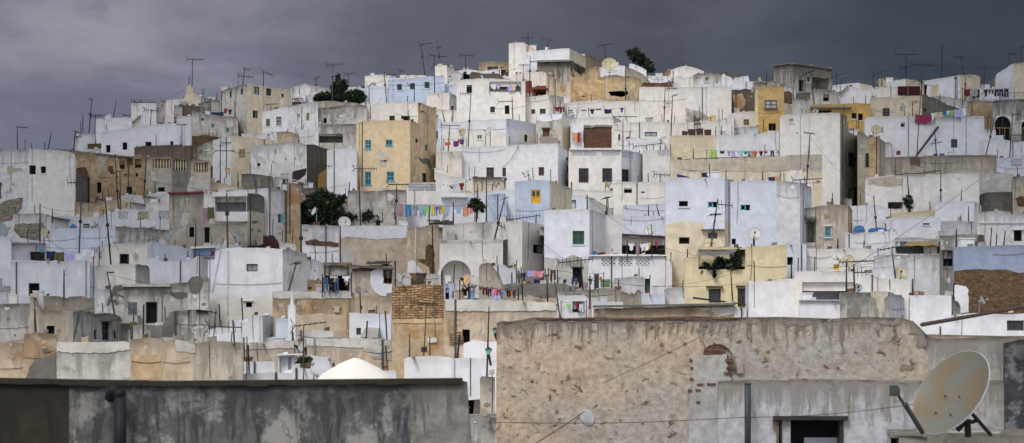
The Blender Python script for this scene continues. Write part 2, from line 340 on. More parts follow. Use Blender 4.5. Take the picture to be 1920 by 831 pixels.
def house(short, pts, yb, mat='W', wins=(), dep=7.0, cat='house', name='house', mats=None, bands=(), rough=None, D=None, slab=None, below=0, thick=.28, off=0.0, deck=.55, base=None, group=None):
    """pts: visible facade corners (x, ytop[, depth offset in m | 'L' = level top]); yb: row of its visible foot; wins: (x0,y0,x1,y1,kind)"""
    D0 = (Dm(yb) if D is None else D)+off
    C = []
    for i, p in enumerate(pts):
        x, y = p[0], p[1]; dd = p[2] if len(p) > 2 else 0.0
        if dd == 'L':
            q = C[-1]; h = q[2].z-ZC; Dn_ = h*F/(HY-y) if abs(HY-y) > 1 else q[0]; dd = Dn_-D0
        C.append((D0+dd, x, P(x, y, D0+dd)))
    zb = (min(terr(D0), P(pts[0][0], yb, D0).z)-1.0) if base is None else base
    zb = min(zb, min(c[2].z for c in C)-2)
    ra = {'W': .07, 'LB': .07, 'BL': .06, 'WW': .08, 'WG': .11, 'C': .08, 'Y': .06, 'YT': .08}.get(mat, .12) if rough is None else rough
    o = empty(name, (C[0][2].x*.5+C[-1][2].x*.5, D0, zb))
    mb = MB(); ml = [mat]
    def mi(m):
        if m not in ml: ml.append(m)
        return ml.index(m)
    tops = []         # outline of the facade top
    ucum = 0
    for pi in range(len(C)-1):
        A, B = C[pi][2].copy(), C[pi+1][2].copy()
        pm = mi(mats[pi]) if mats and mats[pi] else 0
        du = Vector((B.x-A.x, B.y-A.y, 0)); Ln = du.length; du /= Ln
        nrm = Vector((du.y, -du.x, 0))                     # towards the camera side
        def pt(u, z, n=0.0): return Vector((A.x, A.y, 0))+du*u+nrm*n+Vector((0, 0, z))
        def ray(x):                                         # pixel column -> (u, depth) on this wall
            k_ = (x-960)/F; den = du.x-k_*du.y
            u = (k_*A.y-A.x)/den; return u, A.y+du.y*u
        def topz(u): return A.z+(B.z-A.z)*u/Ln
        holes = []
        for wn in wins:
            xc = (wn[0]+wn[2])/2
            if not (C[pi][1] <= xc < C[pi+1][1]): continue
            u0, d0 = ray(wn[0]); u1, d1 = ray(wn[2]); dmid = (d0+d1)/2
            z0 = ZC+(HY-wn[3])/F*dmid; z1 = ZC+(HY-wn[1])/F*dmid
            u0 = max(.02, u0); u1 = min(Ln-.02, u1)
            z1 = min(z1, topz(u0)-.05, topz(u1)-.05)
            if u1-u0 > .08 and z1-z0 > .08: holes.append((u0, u1, z0, z1, wn[4], wn))
        us = {0.0, Ln}; zs = {zb}
        for h in holes: us |= {h[0], h[1]}; zs |= {h[2], h[3]}
        bz = []
        for by, bm in bands:
            z_ = ZC+(HY-by)/F*(A.y+B.y)/2
            if z_ < min(A.z, B.z)-.2: bz.append((z_, mi(bm))); zs.add(z_)
        def fill(st, step, hi):
            l = sorted(st); out_ = []
            for a, b in zip(l, l[1:]):
                n_ = max(1, int(math.ceil((b-a)/step)))
                out_ += [a+(b-a)*i/n_ for i in range(n_)]
            return out_+[l[-1]]
        us = sorted(us); us = [u for i, u in enumerate(us) if i == 0 or u-us[i-1] > 1e-4]
        us = fill(us, .9, Ln)
        zs = [z for z in sorted(zs)]; zs = [z for i, z in enumerate(zs) if i == 0 or z-zs[i-1] > 1e-4]
        zs = [z for z in zs if z < min(A.z, B.z)-.04]
        zs = fill(zs, 1.6, 0) if len(zs) > 1 else zs
        zmx = zs[-1]
        hz = set(round(h_[i], 4) for h_ in holes for i in (2, 3)); hu = set(round(h_[i], 4) for h_ in holes for i in (0, 1))
        T = []
        for u in us:
            p = pt(u, topz(u)); p.z += (jag(p, ra)+(0 if D0 < 60 or ra < .05 else jag(p, .16, .28))) if 0 < u < Ln else jag(p, ra*.5)-(.02 if D0 < 60 else .03+ra*.9*abs(noise.noise(p*3.3)))
            p.z = max(p.z, zmx+.03); T.append(p)
        vid = {}
        def V(i, j):
            if (i, j) not in vid:
                if j == len(zs): p = T[i]; dt = 0.0
                else:
                    u, z = us[i], zs[j]; n_ = 0 if (round(u, 4) in hu or round(z, 4) in hz or u in (0, Ln) or D0 < 60) else jag(pt(u, z), .035, .8)
                    z2 = z
                    if any(abs(z-b[0]) < 1e-4 for b in bz): z2 = z+jag(pt(u, z), .35, .9)*(0 if round(z, 4) in hz else 1)
                    p = pt(u, z2, n_); dt = max(0, T[i].z-z2)
                vid[i, j] = mb.vert(p, dt)
            return vid[i, j]
        for i in range(len(us)-1):
            uc = (us[i]+us[i+1])/2
            for j in range(len(zs)):
                zt = zs[j+1] if j+1 < len(zs) else None
                zc = (zs[j]+zt)/2 if zt else zs[j]+.01
                if zt is not None and any(h[0]-1e-4 < uc < h[1]+1e-4 and h[2]-1e-4 < zc < h[3]+1e-4 for h in holes): continue
                m_ = pm
                for z_, bm in bz:
                    if zc < z_: m_ = bm
                zj = zs[j+1] if zt is not None else T[i].z
                mb.face((V(i, j), V(i+1, j), V(i+1, j+1), V(i, j+1)), m_,
                        ((ucum+us[i], zs[j]), (ucum+us[i+1], zs[j]), (ucum+us[i+1], zj), (ucum+us[i], zj)))
        for h in holes: opening(o, mb, pt, h, nrm, du, pm, topz)
        tops += [(p, 0) for p in (T if pi == 0 else T[1:])]
        ucum += Ln
    # hidden sides and back, going away from the eye, then rim and roof deck
    a, b = tops[0][0], tops[-1][0]
    def back(p, dmax): 
        s_ = dmax/p.y; return Vector((p.x*s_*.997, dmax, p.z))
    dmax = max(c[0] for c in C)+dep
    a2, b2 = back(a, dmax), back(b, dmax)
    def down(p): return Vector((p.x, p.y, zb))
    h0, h1 = 0, 0
    mb.quad(down(a2), down(a), a, a2, pm if mats else 0, .8, ((0, 0), (dep, 0), (dep, 5), (0, 5)))
    mb.quad(down(b), down(b2), b2, b, pm if mats else 0, .8, ((0, 0), (dep, 0), (dep, 5), (0, 5)))
    mb.quad(down(b2), down(a2), a2, b2, 0, 2)
    outl = [t_[0] for t_ in tops]+[b2, a2]
    cx = sum(p.x for p in outl)/len(outl); cy = sum(p.y for p in outl)/len(outl)
    inl = []
    n_ = len(outl)
    for i, p in enumerate(outl):
        q0 = outl[i-1]; q1 = outl[(i+1) % n_]
        e = Vector((q1.x-q0.x, q1.y-q0.y, 0))
        if e.length < 1e-6: e = Vector((1, 0, 0))
        e.normalize(); nn = Vector((-e.y, e.x, 0)); k_ = thick*(1.35 if i in (0, n_-1, n_-2, len(tops)-1) else 1)
        inl.append(p+nn*k_)
    O = [mb.vert(p, 0) for p in outl]; I = [mb.vert(p, 0) for p in inl]
    zd = min(p.z for p in outl)-deck
    L = [mb.vert(Vector((p.x, p.y, zd)), 1.0) for p in inl]
    for i in range(n_):
        j = (i+1) % n_
        mb.face((O[i], O[j], I[j], I[i]), 0); mb.face((I[i], I[j], L[j], L[i]), 0)
    wl = mb.build('wall', ml, o)
    rb = MB(); rb.face([rb.vert(Vector((p.x, p.y, zd))) for p in inl]); rb.build('roof', 'roofd', o)
    o['_short'] = short
    tag(o, short, cat, group); o['kind'] = 'thing'
    info = dict(o=o, C=C, D0=D0, short=short, zd=zd, zb=zb, yb=yb, wins=wins, mat=mat, fg=D0 < 60, bands=bands, mats=mats)
    HOUSES.append(info)
    return info

def opening(root, wall, pt, h, nrm, du, pm, topz):
    u0, u1, z0, z1, kind, wn = h
    w_, hh = u1-u0, z1-z0
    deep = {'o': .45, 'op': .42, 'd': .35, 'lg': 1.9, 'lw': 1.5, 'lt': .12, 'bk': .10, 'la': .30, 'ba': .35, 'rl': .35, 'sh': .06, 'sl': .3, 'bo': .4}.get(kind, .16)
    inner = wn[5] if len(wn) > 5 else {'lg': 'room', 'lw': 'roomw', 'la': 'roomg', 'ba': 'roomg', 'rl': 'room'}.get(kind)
    def q(mb, a, b, c, d, mi=0): mb.quad(pt(*a), pt(*b), pt(*c), pt(*d), mi)
    # reveals belong to the wall
    for (a, b) in (((u0, z0), (u0, z1)), ((u0, z1), (u1, z1)), ((u1, z1), (u1, z0)), ((u1, z0), (u0, z0))):
        wall.quad(pt(a[0], a[1], 0), pt(b[0], b[1], 0), pt(b[0], b[1], -deep), pt(a[0], a[1], -deep), pm, 3)
    def bar(mb, ua, za, ub, zb_, t, n0, n1, mi=0):
        c = (pt(ua, za, n0)+pt(ub, zb_, n1))/2
        if abs(ub-ua) > abs(zb_-za): mb.box(c, du*(abs(ub-ua)/2), nrm*(abs(n1-n0)/2), Vector((0, 0, t/2)), mi)
        else: mb.box(c, du*(t/2), nrm*(abs(n1-n0)/2), Vector((0, 0, abs(zb_-za)/2)), mi)
    def frame(mb, t=.07, cross=(1, 1), n0=-deep+.01, n1=-deep+.09):
        bar(mb, u0+t/2, z0, u0+t/2, z1, t, n0, n1); bar(mb, u1-t/2, z0, u1-t/2, z1, t, n0, n1)
        bar(mb, u0+t, z1-t/2, u1-t, z1-t/2, t, n0, n1); bar(mb, u0+t, z0+t/2, u1-t, z0+t/2, t, n0, n1)
        for i in range(cross[0]): uu = u0+w_*(i+1)/(cross[0]+1); bar(mb, uu, z0+t, uu, z1-t, t*.8, n0, n1-.02)
        for i in range(cross[1]): zz_ = z0+hh*(i+1)/(cross[1]+1); bar(mb, u0+t, zz_, u1-t, zz_, t*.8, n0, n1-.03)
    def pane(name, mat, n=-deep):
        m = MB(); q(m, (u0, z0, n), (u1, z0, n), (u1, z1, n), (u0, z1, n)); return m.build(name, mat, root)
    if kind in ('lg', 'lw'):
        r = pane('balcony_recess', inner)
        return
    if kind in ('la', 'ba', 'rl'):
        p = pane({'la': 'lattice_panel', 'ba': 'balustrade', 'rl': 'balustrade'}[kind], inner)
        m = MB()
        if kind == 'la':
            s = .26; t = .035
            k_ = -int(hh/s)-1
            while k_*s < w_:
                for sg in (1, -1):
                    a = (k_*s, 0) if sg > 0 else (k_*s, hh); n_ = 12
                    x0_, y0_ = k_*s, (0 if sg > 0 else hh)
                    xa, xb = max(0, x0_), min(w_, x0_+hh)
                    if xb-xa > .02:
                        ya = (xa-x0_) if sg > 0 else hh-(xa-x0_); yb_ = (xb-x0_) if sg > 0 else hh-(xb-x0_)
                        m.tube(pt(u0+xa, z0+ya, -.06-.02*sg), pt(u0+xb, z0+yb_, -.06-.02*sg), .038, n=4)
                k_ += 1
            m.build('lattice', wn[6] if len(wn) > 6 else 'white', p)
        elif kind == 'ba':
            n_ = max(3, int(w_/.24))
            for i in range(n_):
                uu = u0+w_*(i+.5)/n_
                m.tube(pt(uu, z0, -.12), pt(uu, z0+hh*.45, -.12), .04, .07, 6); m.tube(pt(uu, z0+hh*.45, -.12), pt(uu, z1, -.12), .07, .035, 6)
            m.build('baluster_row', 'cream' if len(wn) < 7 else wn[6], p)
        else:
            n_ = max(3, int(w_/.14))
            for i in range(n_):
                uu = u0+w_*(i+.5)/n_; m.tube(pt(uu, z0, -.1), pt(uu, z1, -.1), .016, n=4)
            bar(m, u0, z1-.06, u1, z1-.06, .06, -.13, -.07)
            m.build('railing', wn[6] if len(wn) > 6 else 'white', p)
        return
    if kind == 'sh':
        p = pane('window', wn[5] if len(wn) > 5 else 'shutter'); m = MB(); n_ = max(3, int(hh/.13))
        for i in range(n_): bar(m, u0+.05, z0+hh*(i+.5)/n_, u1-.05, z0+hh*(i+.5)/n_, .05, -deep, -deep+.05)
        bar(m, (u0+u1)/2, z0, (u0+u1)/2, z1, .06, -deep, -deep+.07)
        m.build('shutter', wn[5] if len(wn) > 5 else 'shutter', p); return
    if kind == 'bk':
        p = MB(); p.quad(pt(u0, z0, -deep), pt(u1, z0, -deep), pt(u1, z1, -deep), pt(u0, z1, -deep), 0, 9, ((u0, z0), (u1, z0), (u1, z1), (u0, z1)))
        p.build('brick_infill', wn[5] if len(wn) > 5 else 'BR', root); return
    if kind in ('o', 'd', 'sl', 'op'):
        nm = 'door' if (kind == 'd') else ('vent' if kind == 'sl' else 'window')
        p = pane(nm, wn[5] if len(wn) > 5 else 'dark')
        if kind not in ('sl', 'op') and w_ > .5 and rng.random() < .75:
            m = MB(); frame(m, .06, (1 if rng.random() < .5 else 0, 0), -.16, -.10); m.build('frame', rng.choice(['woodg', 'slate', 'wood', 'dgreen']), p)
        if kind not in ('sl', 'op') and rng.random() < .35:
            m = MB(); bar(m, u0-.08, z0-.04, u1+.08, z0-.04, .08, -.02, .09); m.build('sill', 'white', p)
        return
    if kind == 'br':
        p = pane('window', 'glass'); m = MB(); frame(m, .06, (1, 1)); m.build('frame', 'slate', p)
        m = MB(); n_ = max(3, int(w_/.16))
        for i in range(n_+1): uu = u0+w_*i/n_; m.tube(pt(uu, z0-.03, .05), pt(uu, z1+.03, .05), .016, n=4)
        for i in range(4): zz_ = z0+hh*i/3; m.tube(pt(u0-.04, zz_, .05), pt(u1+.04, zz_, .05), .016, n=4)
        m.build('iron_bars', 'iron', p); return
    if kind == 'bo':                        # blue sash on one half, open dark on the other
        p = pane('window', 'dark'); m = MB(); um = (u0+u1)/2
        for uu in (u0+.04, um): bar(m, uu, z0, uu, z1, .09, -.2, -.1)
        for zz_ in (z0+.04, z1-.04): bar(m, u0, zz_, um, zz_, .09, -.2, -.1)
        m.build('frame', 'blue', p); return
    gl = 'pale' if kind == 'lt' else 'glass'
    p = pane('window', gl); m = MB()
    cr = (1, 1) if w_ > .45 and hh > .6 else (1, 0)
    frame(m, .10 if kind in ('bl', 'yw', 'gr', 'tb', 'cr', 'ol') else .07, cr)
    m.build('frame', FRAMES.get(kind, 'slate'), p)
    if kind == 'yw':
        m2 = MB(); q(m2, (u0+.08, z0+.08, -deep+.05), (u1-.08, z0+.08, -deep+.05), (u1-.08, z0+hh*.42, -deep+.05), (u0+.08, z0+hh*.42, -deep+.05)); m2.build('lower_panel', 'yellow', p)
    if kind in ('bl', 'gr') or rng.random() < .3:
        m = MB(); bar(m, u0-.07, z0-.04, u1+.07, z0-.04, .07, -.02, .07); m.build('sill', FRAMES.get(kind, 'white') if kind == 'bl' else 'white', p)

def plane_of(info, x):
    C = info['C']
    for i in range(len(C)-1):
        if C[i][1] <= x <= C[i+1][1] or i == len(C)-2 or (i == 0 and x < C[0][1]):
            A, B = C[i][2], C[i+1][2]
            du = Vector((B.x-A.x, B.y-A.y, 0)).normalized()
            return A, du, Vector((du.y, -du.x, 0))
def onwall(info, x, y, n=0.0, ref=None):
    A, du, nr = plane_of(info, x if ref is None else ref); k_ = (x-960)/F
    u = (k_*A.y-A.x)/(du.x-k_*du.y); d = A.y+du.y*u
    return Vector((A.x, A.y, 0))+du*u+nr*n+Vector((0, 0, ZC+(HY-y)/F*d))
def patch(info, poly, mat, t=.04, name='render_patch', jit=1.2, sub=3.2):
    """an irregular coat of other render, its outline in photo pixels, standing a few cm proud of the wall"""
    rx = sum(p[0] for p in poly)/len(poly); out_ = []
    for (x0, y0), (x1, y1) in zip(poly, poly[1:]+poly[:1]):
        n_ = max(1, int(math.hypot(x1-x0, y1-y0)/sub))
        for i in range(n_):
            f = i/n_; x = x0+(x1-x0)*f; y = y0+(y1-y0)*f
            q_ = Vector((x*.11+t*40, y*.11, rx*.37)); q2 = Vector((x*.42, y*.42, rx*.7+5))
            out_.append((x+jit*(1.5*noise.noise(q_)+.9*noise.noise(q2)), y+jit*(1.5*noise.noise(q_+Vector((7, 3, 1)))+.9*noise.noise(q2+Vector((3, 9, 2))))))
    m = MB(); Ftz = [onwall(info, x, y, t, rx) for x, y in out_]; Bk = [onwall(info, x, y, -.02, rx) for x, y in out_]
    a = [m.vert(p, 3) for p in Ftz]; b = [m.vert(p, 3) for p in Bk]
    uv = [(p.x, p.z) for p in Ftz]
    m.face(a[::-1], 0, uv[::-1]); n_ = len(a)
    for i in range(n_): m.face((a[i], a[(i+1) % n_], b[(i+1) % n_], b[i]))
    return m.build(name, mat, info['o'])
def slab(info, x0, y0, x1, y1, proud=.35, mat='GC', name='roof_slab', back_=.3, y0b=None):
    """a projecting slab, lintel or ledge across the wall between two pixel corners"""
    ref = (x0+x1)/2; yb0 = y0 if y0b is None else y0b; h = (y1-y0)
    m = MB(); v = []
    for (x, yt) in ((x0, y0), (x1, yb0)):
        for n_ in (proud, -back_):
            for yy in (yt, yt+h):
                p = onwall(info, x, yy, 0, ref); A, du, nr = plane_of(info, ref); v.append(m.vert(p+nr*n_, 3 if mat in ('GC', 'DG') else 9))
    for q in ((0, 1, 5, 4), (2, 6, 7, 3), (0, 4, 6, 2), (1, 3, 7, 5), (0, 2, 3, 1), (4, 5, 7, 6)): m.face([v[i] for i in q])
    return m.build(name, mat, info['o'])
def host(x, y, need=None):
    best = None
    for h in HOUSES:
        C = h['C']
        if h['fg'] or not (C[0][1]-3 <= x <= C[-1][1]+3): continue
        for i in range(len(C)-1):
            if C[i][1]-3 <= x <= C[i+1][1]+3:
                f = min(1, max(0, (x-C[i][1])/(C[i+1][1]-C[i][1]))); p = C[i][2].lerp(C[i+1][2], f)
                yt = HY-(p.z-ZC)/p.y*F; e = abs(yt-y)
                if best is None or e < best[0]: best = (e, h, p.y, p.z)
    return best
H = house
# ---------------- skyline, left to right
H('pale roof room with rooftop vents', [(178,222),(247,221)], 250, 'W', dep=4)
H('grey slanted hut among leaning poles', [(140,262),(152,248),(178,250)], 284, 'WG', dep=4)
H('low dark brick wall beside leaning poles', [(164,269),(190,268)], 284, 'BS', dep=1.2, cat='wall', name='brick_wall')
H('low white wall under the leaning poles', [(142,281),(190,277)], 290, 'W', dep=3, cat='wall', name='wall')
h=H('white house with outside stair', [(246,193),(263,193),(293,193)], 240, 'WW', mats=['WW','W'], dep=6)
patch(h, [(248,229),(263,216),(263,220),(249,232)], 'GC', .3, 'stair')
H('grey stained box left of the stepped chimney', [(292,194),(311,187),(326,187)], 235, 'WG', mats=['CG','WW'], dep=6)
H('low pale parapet around stepped chimney', [(310,188),(345,185),(346,181)], 205, 'WW', dep=4)
h=H('stepped chimney tower carrying two aerials', [(346,178),(349,176),(350,163),(361,162),(362,172),(370,176)], 205, 'C', dep=3, rough=.05)
H('sloping white roof beside stepped chimney', [(370,178),(390,184),(414,190)], 205, 'WG', dep=4)
H('small grey roof box by tall cracked house', [(372,194),(381,190),(399,186),(412,187)], 214, 'CG', dep=4)
h=H('whitewashed hut with brown plank roof', [(300,201),(326,196),(341,199)], 225, 'WG', mats=['WG','WG'], dep=5)
H('dark plank lean-to under brown roof', [(325,195),(352,197),(374,199)], 218, 'BN', mats=['BN','BN'], dep=4)
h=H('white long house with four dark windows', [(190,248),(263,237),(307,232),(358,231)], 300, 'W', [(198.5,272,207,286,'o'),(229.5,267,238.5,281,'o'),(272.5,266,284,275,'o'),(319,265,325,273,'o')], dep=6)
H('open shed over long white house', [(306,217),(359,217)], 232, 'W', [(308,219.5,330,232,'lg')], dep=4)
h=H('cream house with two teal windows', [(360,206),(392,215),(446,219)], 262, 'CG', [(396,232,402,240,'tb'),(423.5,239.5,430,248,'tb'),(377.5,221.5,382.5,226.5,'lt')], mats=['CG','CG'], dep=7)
H('tall cream corner house under grey sky', [(413,171,7),(463,157,0),(545,168,6)], 258, 'C', [(430.5,171,434.5,183,'lt'),(451,166,455.5,177,'lt'),(475,163,486,177,'lt'),(499,166,509,180,'dg'),(528,176,532.5,183,'dg'),(474,207.5,484,222,'o')], mats=['CG','C'], dep=6)  # pale panes painted in for bright sky seen through open parapet windows
H('angular white rooftop behind tall cream house', [(545,165),(570,156),(590,161),(622,167)], 195, 'WG', [(571,159,585,167,'lg'),(593,165,616,169,'sl')], dep=5)
H('recessed white porch with dark red door', [(545,181),(568,181)], 205, 'WW', [(547,184,567,203,'lw','roomw')], dep=4)
H('white roof slope left of the dark conifer', [(572,181),(585,173),(622,172)], 198, 'W', dep=4)
H('white roof wedge behind the cypress', [(640,170),(652,163),(688,166)], 190, 'WW', dep=4)
H('weathered terrace wall below the conifer', [(596,189),(640,191),(674,194)], 206, 'CD', dep=2, cat='wall', name='wall')
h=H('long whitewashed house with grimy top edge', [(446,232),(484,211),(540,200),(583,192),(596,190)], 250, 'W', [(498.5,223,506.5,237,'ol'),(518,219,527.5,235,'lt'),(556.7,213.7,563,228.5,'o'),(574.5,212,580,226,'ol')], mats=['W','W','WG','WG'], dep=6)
H('stained cream terrace house below conifer', [(582,206),(620,200),(688,197)], 238, 'CG', [(606.7,221.5,612.5,231.5,'o'),(586,216,588.5,219,'sl')], dep=6)
H('white gabled room left of pale blue house', [(684,142),(723,139),(727,146)], 168, 'WW', dep=4)
H('grey-blue wall joined to pale blue house', [(684,160),(705,159),(728,163)], 200, 'LB', [(710.5,161.8,717.5,166,'o')], dep=4)
H('white lean-to roof over pale blue house', [(726,141),(742,147),(770,140),(800,142)], 160, 'WW', dep=3)
H('pale blue house with three green windows', [(727,149),(834,142)], 200, 'BL', [(744.6,158,753.5,169.5,'dg'),(769,156,778,167.5,'dg'),(796,153.7,805.5,165.5,'dg')], dep=7)
H('white cube room on the skyline', [(815,123),(838,122),(851,126)], 158, 'WW', [(842,142,845,145.5,'sl')], mats=['WW','CG'], dep=3)
H('bluish terrace wall beside white cube room', [(821,159),(857,156)], 188, 'LB', dep=3, cat='wall', name='wall')
H('narrow white wall behind white cube room', [(845,133),(866,136),(880,140)], 160, 'WG', dep=3)
H('low white skyline parapet', [(853,133),(878,130),(900,133)], 150, 'W', dep=3)
H('brown gabled roof slope near ochre arch', [(863,150),(869,136),(880,139),(884,134),(905,137),(935,138),(946,147),(962,151)], 160, 'BN', dep=4)
H('ruined ochre arch against the sky', [(898,117),(912,115),(956,116)], 150, 'OC', [(914,125,934,134,'pl','pale')], dep=2, cat='ruin', name='ruin')
H('broken red brick wall beside white tower', [(919,130),(925,126),(940,130),(956,133)], 150, 'BR', dep=1.5, cat='wall', name='brick_wall')
H('white shed before ruined ochre arch', [(906,132),(939,129),(939.5,143),(954,142)], 154, 'W', dep=3)
H('plain white tower at the hilltop', [(954,81),(984,79)], 155, 'WW', dep=6, rough=.03)
h=H('white hilltop block next to white tower', [(984,97),(1068,90,0),(1100,108,7)], 128, 'W', mats=['W','C'], dep=4, rough=.03, base=P(0,150,305).z)
H('small gable behind the hilltop tower', [(983,82),(1004,93)], 105, 'C', dep=2, off=3)
h=H('black streaked wall under white hilltop block', [(1007,117),(1070,114,0),(1098,128,6)], 152, 'CS', mats=['CS','BN'], dep=3)  # right panel's dark material has that side's shade put into its colour
slab(h,1006,114,1070,117.5,.5,'GC','roof_slab',.3,112.5)
patch(h,[(1012,122),(1038,119),(1040,148),(1034,149),(1030,135),(1022,146),(1014,140)],'DG'); patch(h,[(1044,118),(1050,117),(1051,146),(1046,144)],'BN')
H('white wall topped with broken brick', [(963,139),(972,137),(1000,135),(1020,134),(1026,138)], 168, 'WW', dep=4)
H('brown sloping side wall', [(1024,136),(1034,140),(1047,152),(1062,157)], 182, 'OW', dep=4)
H('brown brick crenellated rampart', [(1099,102),(1106,103),(1107,106),(1120,106),(1121,110),(1133,110),(1134,114),(1148,114),(1149,118),(1180,121)], 145, 'BN', dep=2, cat='wall', name='rampart', rough=.5)
h=H('raw ochre terraced wall on the hilltop', [(1070,131),(1088,136),(1102,128),(1124,126),(1126,142),(1170,141),(1202,147)], 200, 'OC', dep=5, cat='wall', name='wall', rough=.4)
patch(h,[(1085,153),(1130,150),(1190,155),(1199,190),(1150,188),(1100,176),(1090,165)],'OY'); patch(h,[(1140,172),(1176,170),(1178,176),(1165,183),(1146,180)],'GC')
H('white roof room by the big dish', [(1122,126),(1132,125),(1160,122),(1172,123)], 146, 'W', dep=4, off=-4)
h=H('brown hut with sloping brick edge', [(1172,126),(1184,128),(1205,138),(1221,156)], 166, 'BE', dep=4); 
H('curved white wall beneath hilltop pine', [(1180,119),(1195,122),(1212,131)], 165, 'W', dep=3)
H('cream house wedge below the hilltop', [(1062,152),(1068,149),(1082,156),(1094,176)], 186, 'C', [(1081,171,1084.5,178,'o')], dep=4)
h=H('white house with laundry balcony', [(856,150),(918,147),(985,151)], 240, 'WW', [(874.7,159.5,885,174.6,'o'),(918,153,976,172,'lw','white'),(919,200,928,211,'dg'),(946.6,197.6,955,214,'o')], mats=['WW','WW'], dep=7)
H('dark red stepped rooftop walls', [(978,152),(997,150),(998,162),(1003,163),(1030,160),(1034,157)], 182, 'RD', [(1005,170,1022,178,'lg')], dep=4, off=.6)
slab(HOUSES[-1],999,166,1027,169,.8,'RD','canopy')
H('stained white house below dark red walls', [(985,182),(1029,177),(1057,182)], 235, 'WW', [(996,205,1003.5,213.6,'dg'),(1012,204,1023,213.5,'gs')], mats=['WW','CG'], dep=6)
h=H('low white house with slit windows', [(1050,193),(1130,188),(1200,190)], 216, 'WW', [(1067,206.5,1074,209,'o'),(1090,206,1100,208,'o'),(1117,204.4,1127,206.6,'o')], dep=6)
H('white rooftop room with rounded eave', [(1057,181),(1131,176),(1143,187)], 196, 'W', dep=4)
H('long blank white house on the upper slope', [(1199,162),(1290,163),(1371.5,162)], 236, 'WW', dep=6)
patch(HOUSES[-1],[(1286,201),(1298,207),(1312,207),(1330,222),(1336,232),(1286,232)],'CG')
H('white gable ahead of rampart teeth', [(1258,131),(1268,127),(1290,124),(1320,133)], 160, 'WW', dep=5)
H('ochre shoulder beside white gable', [(1238,142),(1246,137),(1259,129)], 152, 'OC', dep=3)
H('low white house under the ochre shoulder', [(1214,142),(1245,142),(1259,141)], 164, 'W', dep=4)
H('low cream strip under white gable', [(1261,145),(1280,145),(1301,144)], 162, 'WW', dep=3, off=-1)
H('red brick wall strip above blank white house', [(1190,155),(1264,153)], 166, 'BR', dep=1.5, cat='wall', name='brick_wall')
H('olive cement house with one small window', [(1300,140),(1322,137),(1350,139),(1361,146)], 166, 'CG', [(1321.5,145,1328,153,'o')], dep=4)
H('thin white parapet before the olive cement house', [(1303,156),(1353,156),(1357,161)], 168, 'W', dep=2, off=-1.5)
# ruined teeth
h=H('ruined stone wall with rounded teeth', [(1318,138),(1324,137),(1326,132),(1329,138),(1333,134),(1337,138),(1343,134),(1347,138),(1351,135),(1355,138),(1359,131),(1363,134),(1368,138),(1370,132),(1372,139),(1383,141),(1389,142),(1390,136),(1394,136),(1395,142)], 150, 'BN', dep=1.2, cat='ruin', name='ruin', rough=.25)
H('white roof wedge right of stone teeth', [(1376,147),(1390,143),(1403,141),(1405,152)], 160, 'W', dep=3)
H('low bluish white house beyond the brown ruin', [(1353,140),(1371,144),(1376,152),(1413,152)], 172, 'W', dep=4)
h=H('brown ruin wall beside orange house', [(1371.5,168),(1388,169),(1396,165),(1416,166)], 214, 'BN', dep=4, cat='ruin', name='ruin', rough=.3)
patch(h,[(1374,178),(1390,176),(1398,190),(1394,204),(1376,206)],'OC'); 
H('grimy flat roofed shed behind orange house', [(1412,153),(1463,152)], 176, 'CG', [(1415,155.5,1437,160,'lg')], dep=4)
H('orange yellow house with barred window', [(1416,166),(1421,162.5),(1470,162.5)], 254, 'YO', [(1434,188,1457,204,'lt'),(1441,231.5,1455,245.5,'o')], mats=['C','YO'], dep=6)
h=HOUSES[-1]; slab(h,1432,203,1458,205.5,.3,'woodg','sill')
H('ragged stub wall with exposed bricks', [(1466,172),(1480,170),(1486,176)], 218, 'BS', bands=[(192,'CD')], dep=4)
H('whitewashed ruin beside concrete house', [(1463,162),(1480,160),(1494,166)], 190, 'WG', dep=3)
h=H('concrete house with open loggia on skyline', [(1451,122,6),(1486,117.5,0),(1522,124,2.2),(1561,130,5)], 182, 'CG', [(1498,150,1508,172,'o'),(1513.5,144.5,1519,154.5,'o'),(1523,146,1555,167.5,'lg','roomg')], mats=['CS','CS','CS'], dep=6, base=P(0,182,290).z)
slab(h,1450,122.5,1486,124.5,.3,'DG','roof_slab',.3,118); slab(h,1486,118,1560.5,120.5,.3,'DG','roof_slab',.3,129)
H('cement balcony front with black doorway', [(1520,171),(1560,170),(1572,172)], 206, 'CG', [(1543.5,177,1554.5,190,'o')], dep=4, off=-2)
H('grey patched wall right of orange house', [(1486,188),(1492,185),(1516,190),(1521,186)], 224, 'WG', dep=4)
H('dark cement wall below the concrete house', [(1494,173),(1521,172)], 196, 'GC', dep=3)
H('white skyline room with diagonal stair', [(1561,160),(1612,155),(1633,160)], 180, 'W', mats=['W','C'], dep=4)
h=H('white house with washing niche', [(1572,178),(1590,162),(1591,161),(1632,168),(1634,172)], 202, 'W', [(1594,163,1612,172,'lw','roomw')], dep=4)
patch(h,[(1573,176),(1589,160),(1590,163),(1574,180)],'GC',.3,'stair_rail',.3)
H('rubble patched low building with balcony', [(1592,186),(1600,181),(1623,178),(1633,182)], 200, 'WG', dep=4)
H('white triangular wall beside tan dish', [(1632,182),(1634,159),(1649,180)], 192, 'W', dep=2)
H('ochre long terrace house with dark loggia', [(1519,196),(1560,195),(1632,194)], 240, 'YO', [(1523,203,1594,220,'lg'),(1597,212,1606,223,'o'),(1609,213,1618,226,'o')], dep=6)
slab(HOUSES[-1],1519,201,1596,204,.6,'DG')
H('white gabled skyline house', [(1664,154),(1698,147,0),(1727,153,5)], 176, 'W', mats=['W','C'], dep=3)
h=H('cream parapet holding maroon panel', [(1641,162),(1683,162),(1726,161.5)], 196, 'WW', dep=4)
patch(h,[(1683,162),(1725,162),(1724.5,179),(1683,179.5)],'MR',.1,'maroon_panel',.2)
